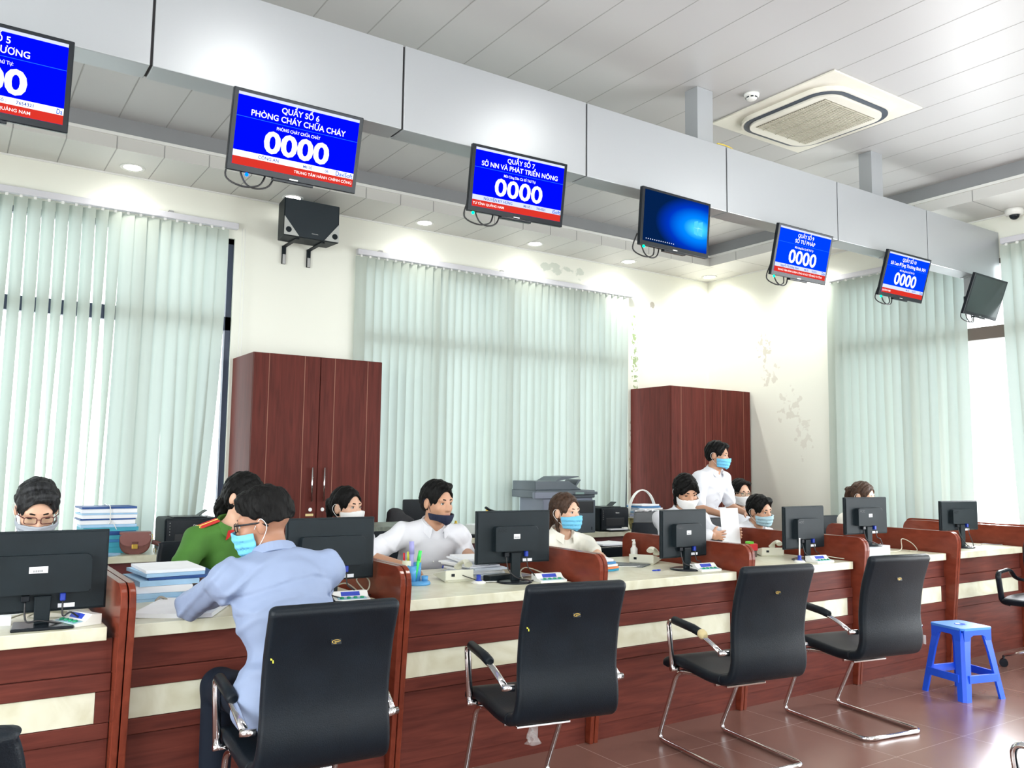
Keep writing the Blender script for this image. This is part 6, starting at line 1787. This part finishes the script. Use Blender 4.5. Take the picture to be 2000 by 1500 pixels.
# black bag and small monitor behind the man with the navy mask
t = thing('side_table', 'low wooden table behind the man with the navy mask, carrying a bag and a monitor', 'table', (3.62, 6.85, 0), 0)
MB().box(-0.27, 0.27, 0, 0.80, 0.86, 0.90, 0.003).build('table_top', M_gg, t)
for sx in (-1, 1):
    for sy in (0.03, 0.77): MB().box(sx*0.24-0.02, sx*0.24+0.02, sy-0.02, sy+0.02, 0, 0.86).build('leg', M_darkred, t)
t = thing('black_bag', 'soft black bag slumped between the tall cupboard and the small monitor', 'bag', (3.50, 7.02, 0.901), 0)
bf = Field(); bf.ell((0, 0, 0.075), (0.12, 0.09, 0.075), None, 0.03).ell((-0.04, 0.0, 0.15), (0.08, 0.06, 0.05), None, 0.04).cap((-0.08, -0.02, 0.17), (0.10, -0.06, 0.09), 0.022, 0.022, 0.02)
bf.disp = lambda X, Y, Z: 0.006*hnoise(X, Y, Z, 60, 1.0); bf.cuts = [lambda X, Y, Z, D: np.maximum(D, -Z)]
np_obj('bag_body', bf.mesh(0.010), mat('black_fabric', (0.012, 0.012, 0.016), 0.7, bump=0.3, bscale=100), t)
t = thing('small_monitor', 'black monitor standing on the table behind the man with the navy mask', 'monitor', (3.76, 7.05, 0.901), R(-6))
MB().prism(rrect(-0.20, 0.20, 0.03, 0.275, 0.012), -0.012, 0.012, 'y', bev=0.003).build('panel', M_black2, t)
MB().box(-0.03, 0.03, -0.005, 0.012, 0.01, 0.05).box(-0.09, 0.09, -0.06, 0.07, 0, 0.01, 0.003).build('stand', M_black, t)
# things on the middle desk
t = thing('yellow_bottle', 'small yellow bottle on the middle back desk left of the copier', 'bottle', (4.17, 7.15, DT), 0)
MB().lathe([(0, 0), (0.022, 0), (0.023, 0.12), (0.012, 0.135), (0.012, 0.15), (0, 0.15)], seg=18).build('bottle', mat('yellow_plastic', (0.70, 0.50, 0.06), 0.4), t)
t = thing('green_cup', 'pale green cup on the middle back desk beside the computer mouse', 'cup', (4.14, 7.02, DT), 0)
MB().lathe([(0, 0), (0.032, 0), (0.040, 0.10), (0.037, 0.10), (0.030, 0.004), (0, 0.004)], seg=22).build('cup', mat('pale_green', (0.40, 0.72, 0.28), 0.4), t)
t = thing('computer_mouse', 'black computer mouse at the front of the middle back desk', 'mouse', (4.26, 6.99, DT), R(70))
MB().ball((0, 0, 0.014), (0.032, 0.056, 0.020), 18).build('body', M_black2, t)
MB().tube(smooth_pts([(0, 0.05, 0.012), (0.02, 0.12, 0.03), (0.05, 0.16, 0.05), (-0.02, 0.20, 0.01)], 5), 0.002, 6).build('cord', M_bcable, t)
t = thing('orange_box', 'orange and green packet right of the computer mouse', 'packet', (4.42, 7.04, DT), R(-20))
MB().box(-0.055, 0.055, -0.02, 0.02, 0, 0.09, 0.004).build('packet', mat('orange_red', (0.75, 0.14, 0.05), 0.4), t)
MB().box(-0.068, -0.056, -0.018, 0.018, 0, 0.088, 0.002).build('green_end', mat('leaf_green', (0.10, 0.45, 0.12), 0.4), t)
t = thing('binder_stack', 'white stack of papers at the back of the desk above the third monitor', 'paper', (4.62, 7.25, DT), 0)
MB().box(-0.20, 0.20, -0.14, 0.14, 0, 0.10, 0.004).build('sheets', M_paper, t)
t = thing('cordless_phone', 'small black telephone with a raised handset above the third monitor', 'telephone', (4.60, 7.16, 0.912), R(5))
MB().prism([(-0.09, 0.0), (0.09, 0.0), (0.085, 0.085), (-0.085, 0.105)], -0.05, 0.05, 'y', bev=0.006).build('body', M_black, t)
MB().tube(smooth_pts([(-0.10, -0.01, 0.17), (-0.05, -0.01, 0.145), (0.03, -0.01, 0.125), (0.09, -0.01, 0.125)], 5), 0.016, 10, flat=(0.8, 1.2)).build('handset', M_black2, t)
MB().box(-0.085, -0.068, -0.012, 0.012, 0.09, 0.16, 0.003).build('cradle', M_gold, t)
# copier
M_cop = mat('copier_grey', (0.075, 0.095, 0.115), 0.45); M_copl = mat('copier_light_grey', (0.17, 0.19, 0.25), 0.45)
t = thing('copier', 'big dark grey copier with a document feeder on the middle back desk', 'copier', (5.42, 7.22, DT), R(-3))
MB().box(-0.30, 0.32, -0.22, 0.24, 0.0, 0.36, 0.010).build('body', M_copl, t)
MB().box(-0.02, 0.335, -0.245, -0.20, 0.0, 0.335, 0.006).build('front_door', M_cop, t)
MB().box(0.02, 0.31, -0.25, -0.20, 0.205, 0.325, 0.004).build('output_bay', mat('copier_bay', (0.008, 0.010, 0.014), 0.4), t)
MB().box(-0.40, 0.335, -0.24, 0.24, 0.36, 0.44, 0.010).build('scanner_unit', M_cop, t)
MB().box(-0.42, 0.05, -0.25, -0.20, 0.355, 0.420, 0.006).build('scanner_front', M_copl, t)
MB().prism([(-0.40, 0.44), (0.18, 0.44), (0.10, 0.475), (0.02, 0.53), (-0.40, 0.53)], -0.225, 0.22, 'y', bev=0.008).build('document_feeder', M_cop, t)
MB().prism([(-0.13, 0.53), (-0.10, 0.53), (0.17, 0.575), (0.165, 0.583), (-0.04, 0.575)], -0.18, 0.18, 'y', bev=0.002).build('input_tray', M_cop, t)
MB().prism([(0.13, 0.44), (0.15, 0.44), (0.24, 0.545), (0.21, 0.548)], -0.12, 0.12, 'y', bev=0.002).build('exit_flap', M_cop, t)
MB().box(-0.05, 0.335, -0.285, -0.20, 0.395, 0.425, 0.006).build('control_panel', M_cop, t)
MB().box(0.05, 0.16, -0.287, -0.284, 0.398, 0.420).build('panel_display', mat('panel_green_grey', (0.20, 0.30, 0.28), 0.3), t)
MB().box(0.285, 0.292, -0.248, -0.244, 0.03, 0.06).build('latch', M_black2, t)
# basket with papers and a white handle
t = thing('basket', 'woven yellowish basket with a tall white handle, right of the second printer', 'basket', (6.53, 7.10, DT), R(4))
MB().lathe([(0, 0), (0.13, 0), (0.15, 0.06), (0.155, 0.12), (0.145, 0.12), (0.12, 0.01), (0, 0.01)], seg=26).build('body', mat('wicker', (0.45, 0.36, 0.15), 0.8, noise=0.4, nscale=40, bump=1.0, bscale=160), t)
MB().tube([(0.215*math.cos(a), 0.0, 0.14+0.29*math.sin(a)) for a in [PI*k/24 for k in range(25)]], 0.016, 10, flat=(0.5, 1.3)).build('handle', M_white, t)
for i in range(8):
    paper(6.54+rnd.uniform(-0.02, 0.03), 7.08, DT+0.125+0.019*i, 0.36-0.01*i, 0.22, rnd.uniform(-10, 10), 'sheaf of papers heaped in the wicker basket', (M_paper, mat('lilac_paper', (0.55, 0.58, 0.80), 0.8), M_paper, M_bluel, M_paper, M_paper, M_bluef, M_paper)[i], 0.016, 0.004, 'paper_sheaf', 'paper', 'papers heaped in the wicker basket')
# small dark printer behind the third partition
t = thing('low_cabinet', 'black printer on a low stand behind the third partition, papers on top', 'printer', (4.62, 5.46, 0), 0)
MB().box(-0.22, 0.22, -0.18, 0.18, 0.0, 0.62, 0.004).build('stand', M_black, t)
MB().box(-0.24, 0.24, -0.20, 0.20, 0.62, 0.86, 0.012).build('printer_body', M_black2, t)
paper(4.60, 5.44, 0.862, 0.32, 0.24, 6, 'white papers on the black printer behind the third partition', M_paper, 0.012, 0.006)
# mesh-backed chair behind the third partition
mc = make_office_chair('swivel chair with a grey mesh back and chrome rail, behind the squarish monitor', 'mesh-backed swivel chairs', True, 0.06)
mc.location = (5.74, 5.86, 0); mc.rotation_euler = (0, 0, R(172))
MB().cyl((-0.205, -0.292, 1.074), (0.205, -0.292, 1.074), 0.014).build('top_rail', M_chrome, mc)
# dark high-backed chair of the officer: white edge strip
# wall socket box near the window
t = thing('wall_socket', 'brown-stained socket box with a grey switch beside the far cupboard', 'socket', (6.955, YB-0.001, 1.33), 0)
MB().box(-0.05, 0.05, -0.03, 0.0, -0.06, 0.06, 0.004).build('box', mat('cream_old', (0.55, 0.50, 0.40), 0.5), t)
MB().box(-0.03, 0.03, -0.036, -0.029, 0.0, 0.045, 0.002).build('switch', M_black, t)
t = thing('conduit', 'cream cable duct running down the wall beside the far cupboard', 'duct', (6.955, YB-0.001, 0.82), 0)
MB().box(-0.018, 0.018, -0.022, 0.0, 0.0, 0.445, 0.002).build('duct', mat('cream_old', (0.55, 0.50, 0.40), 0.5), t)
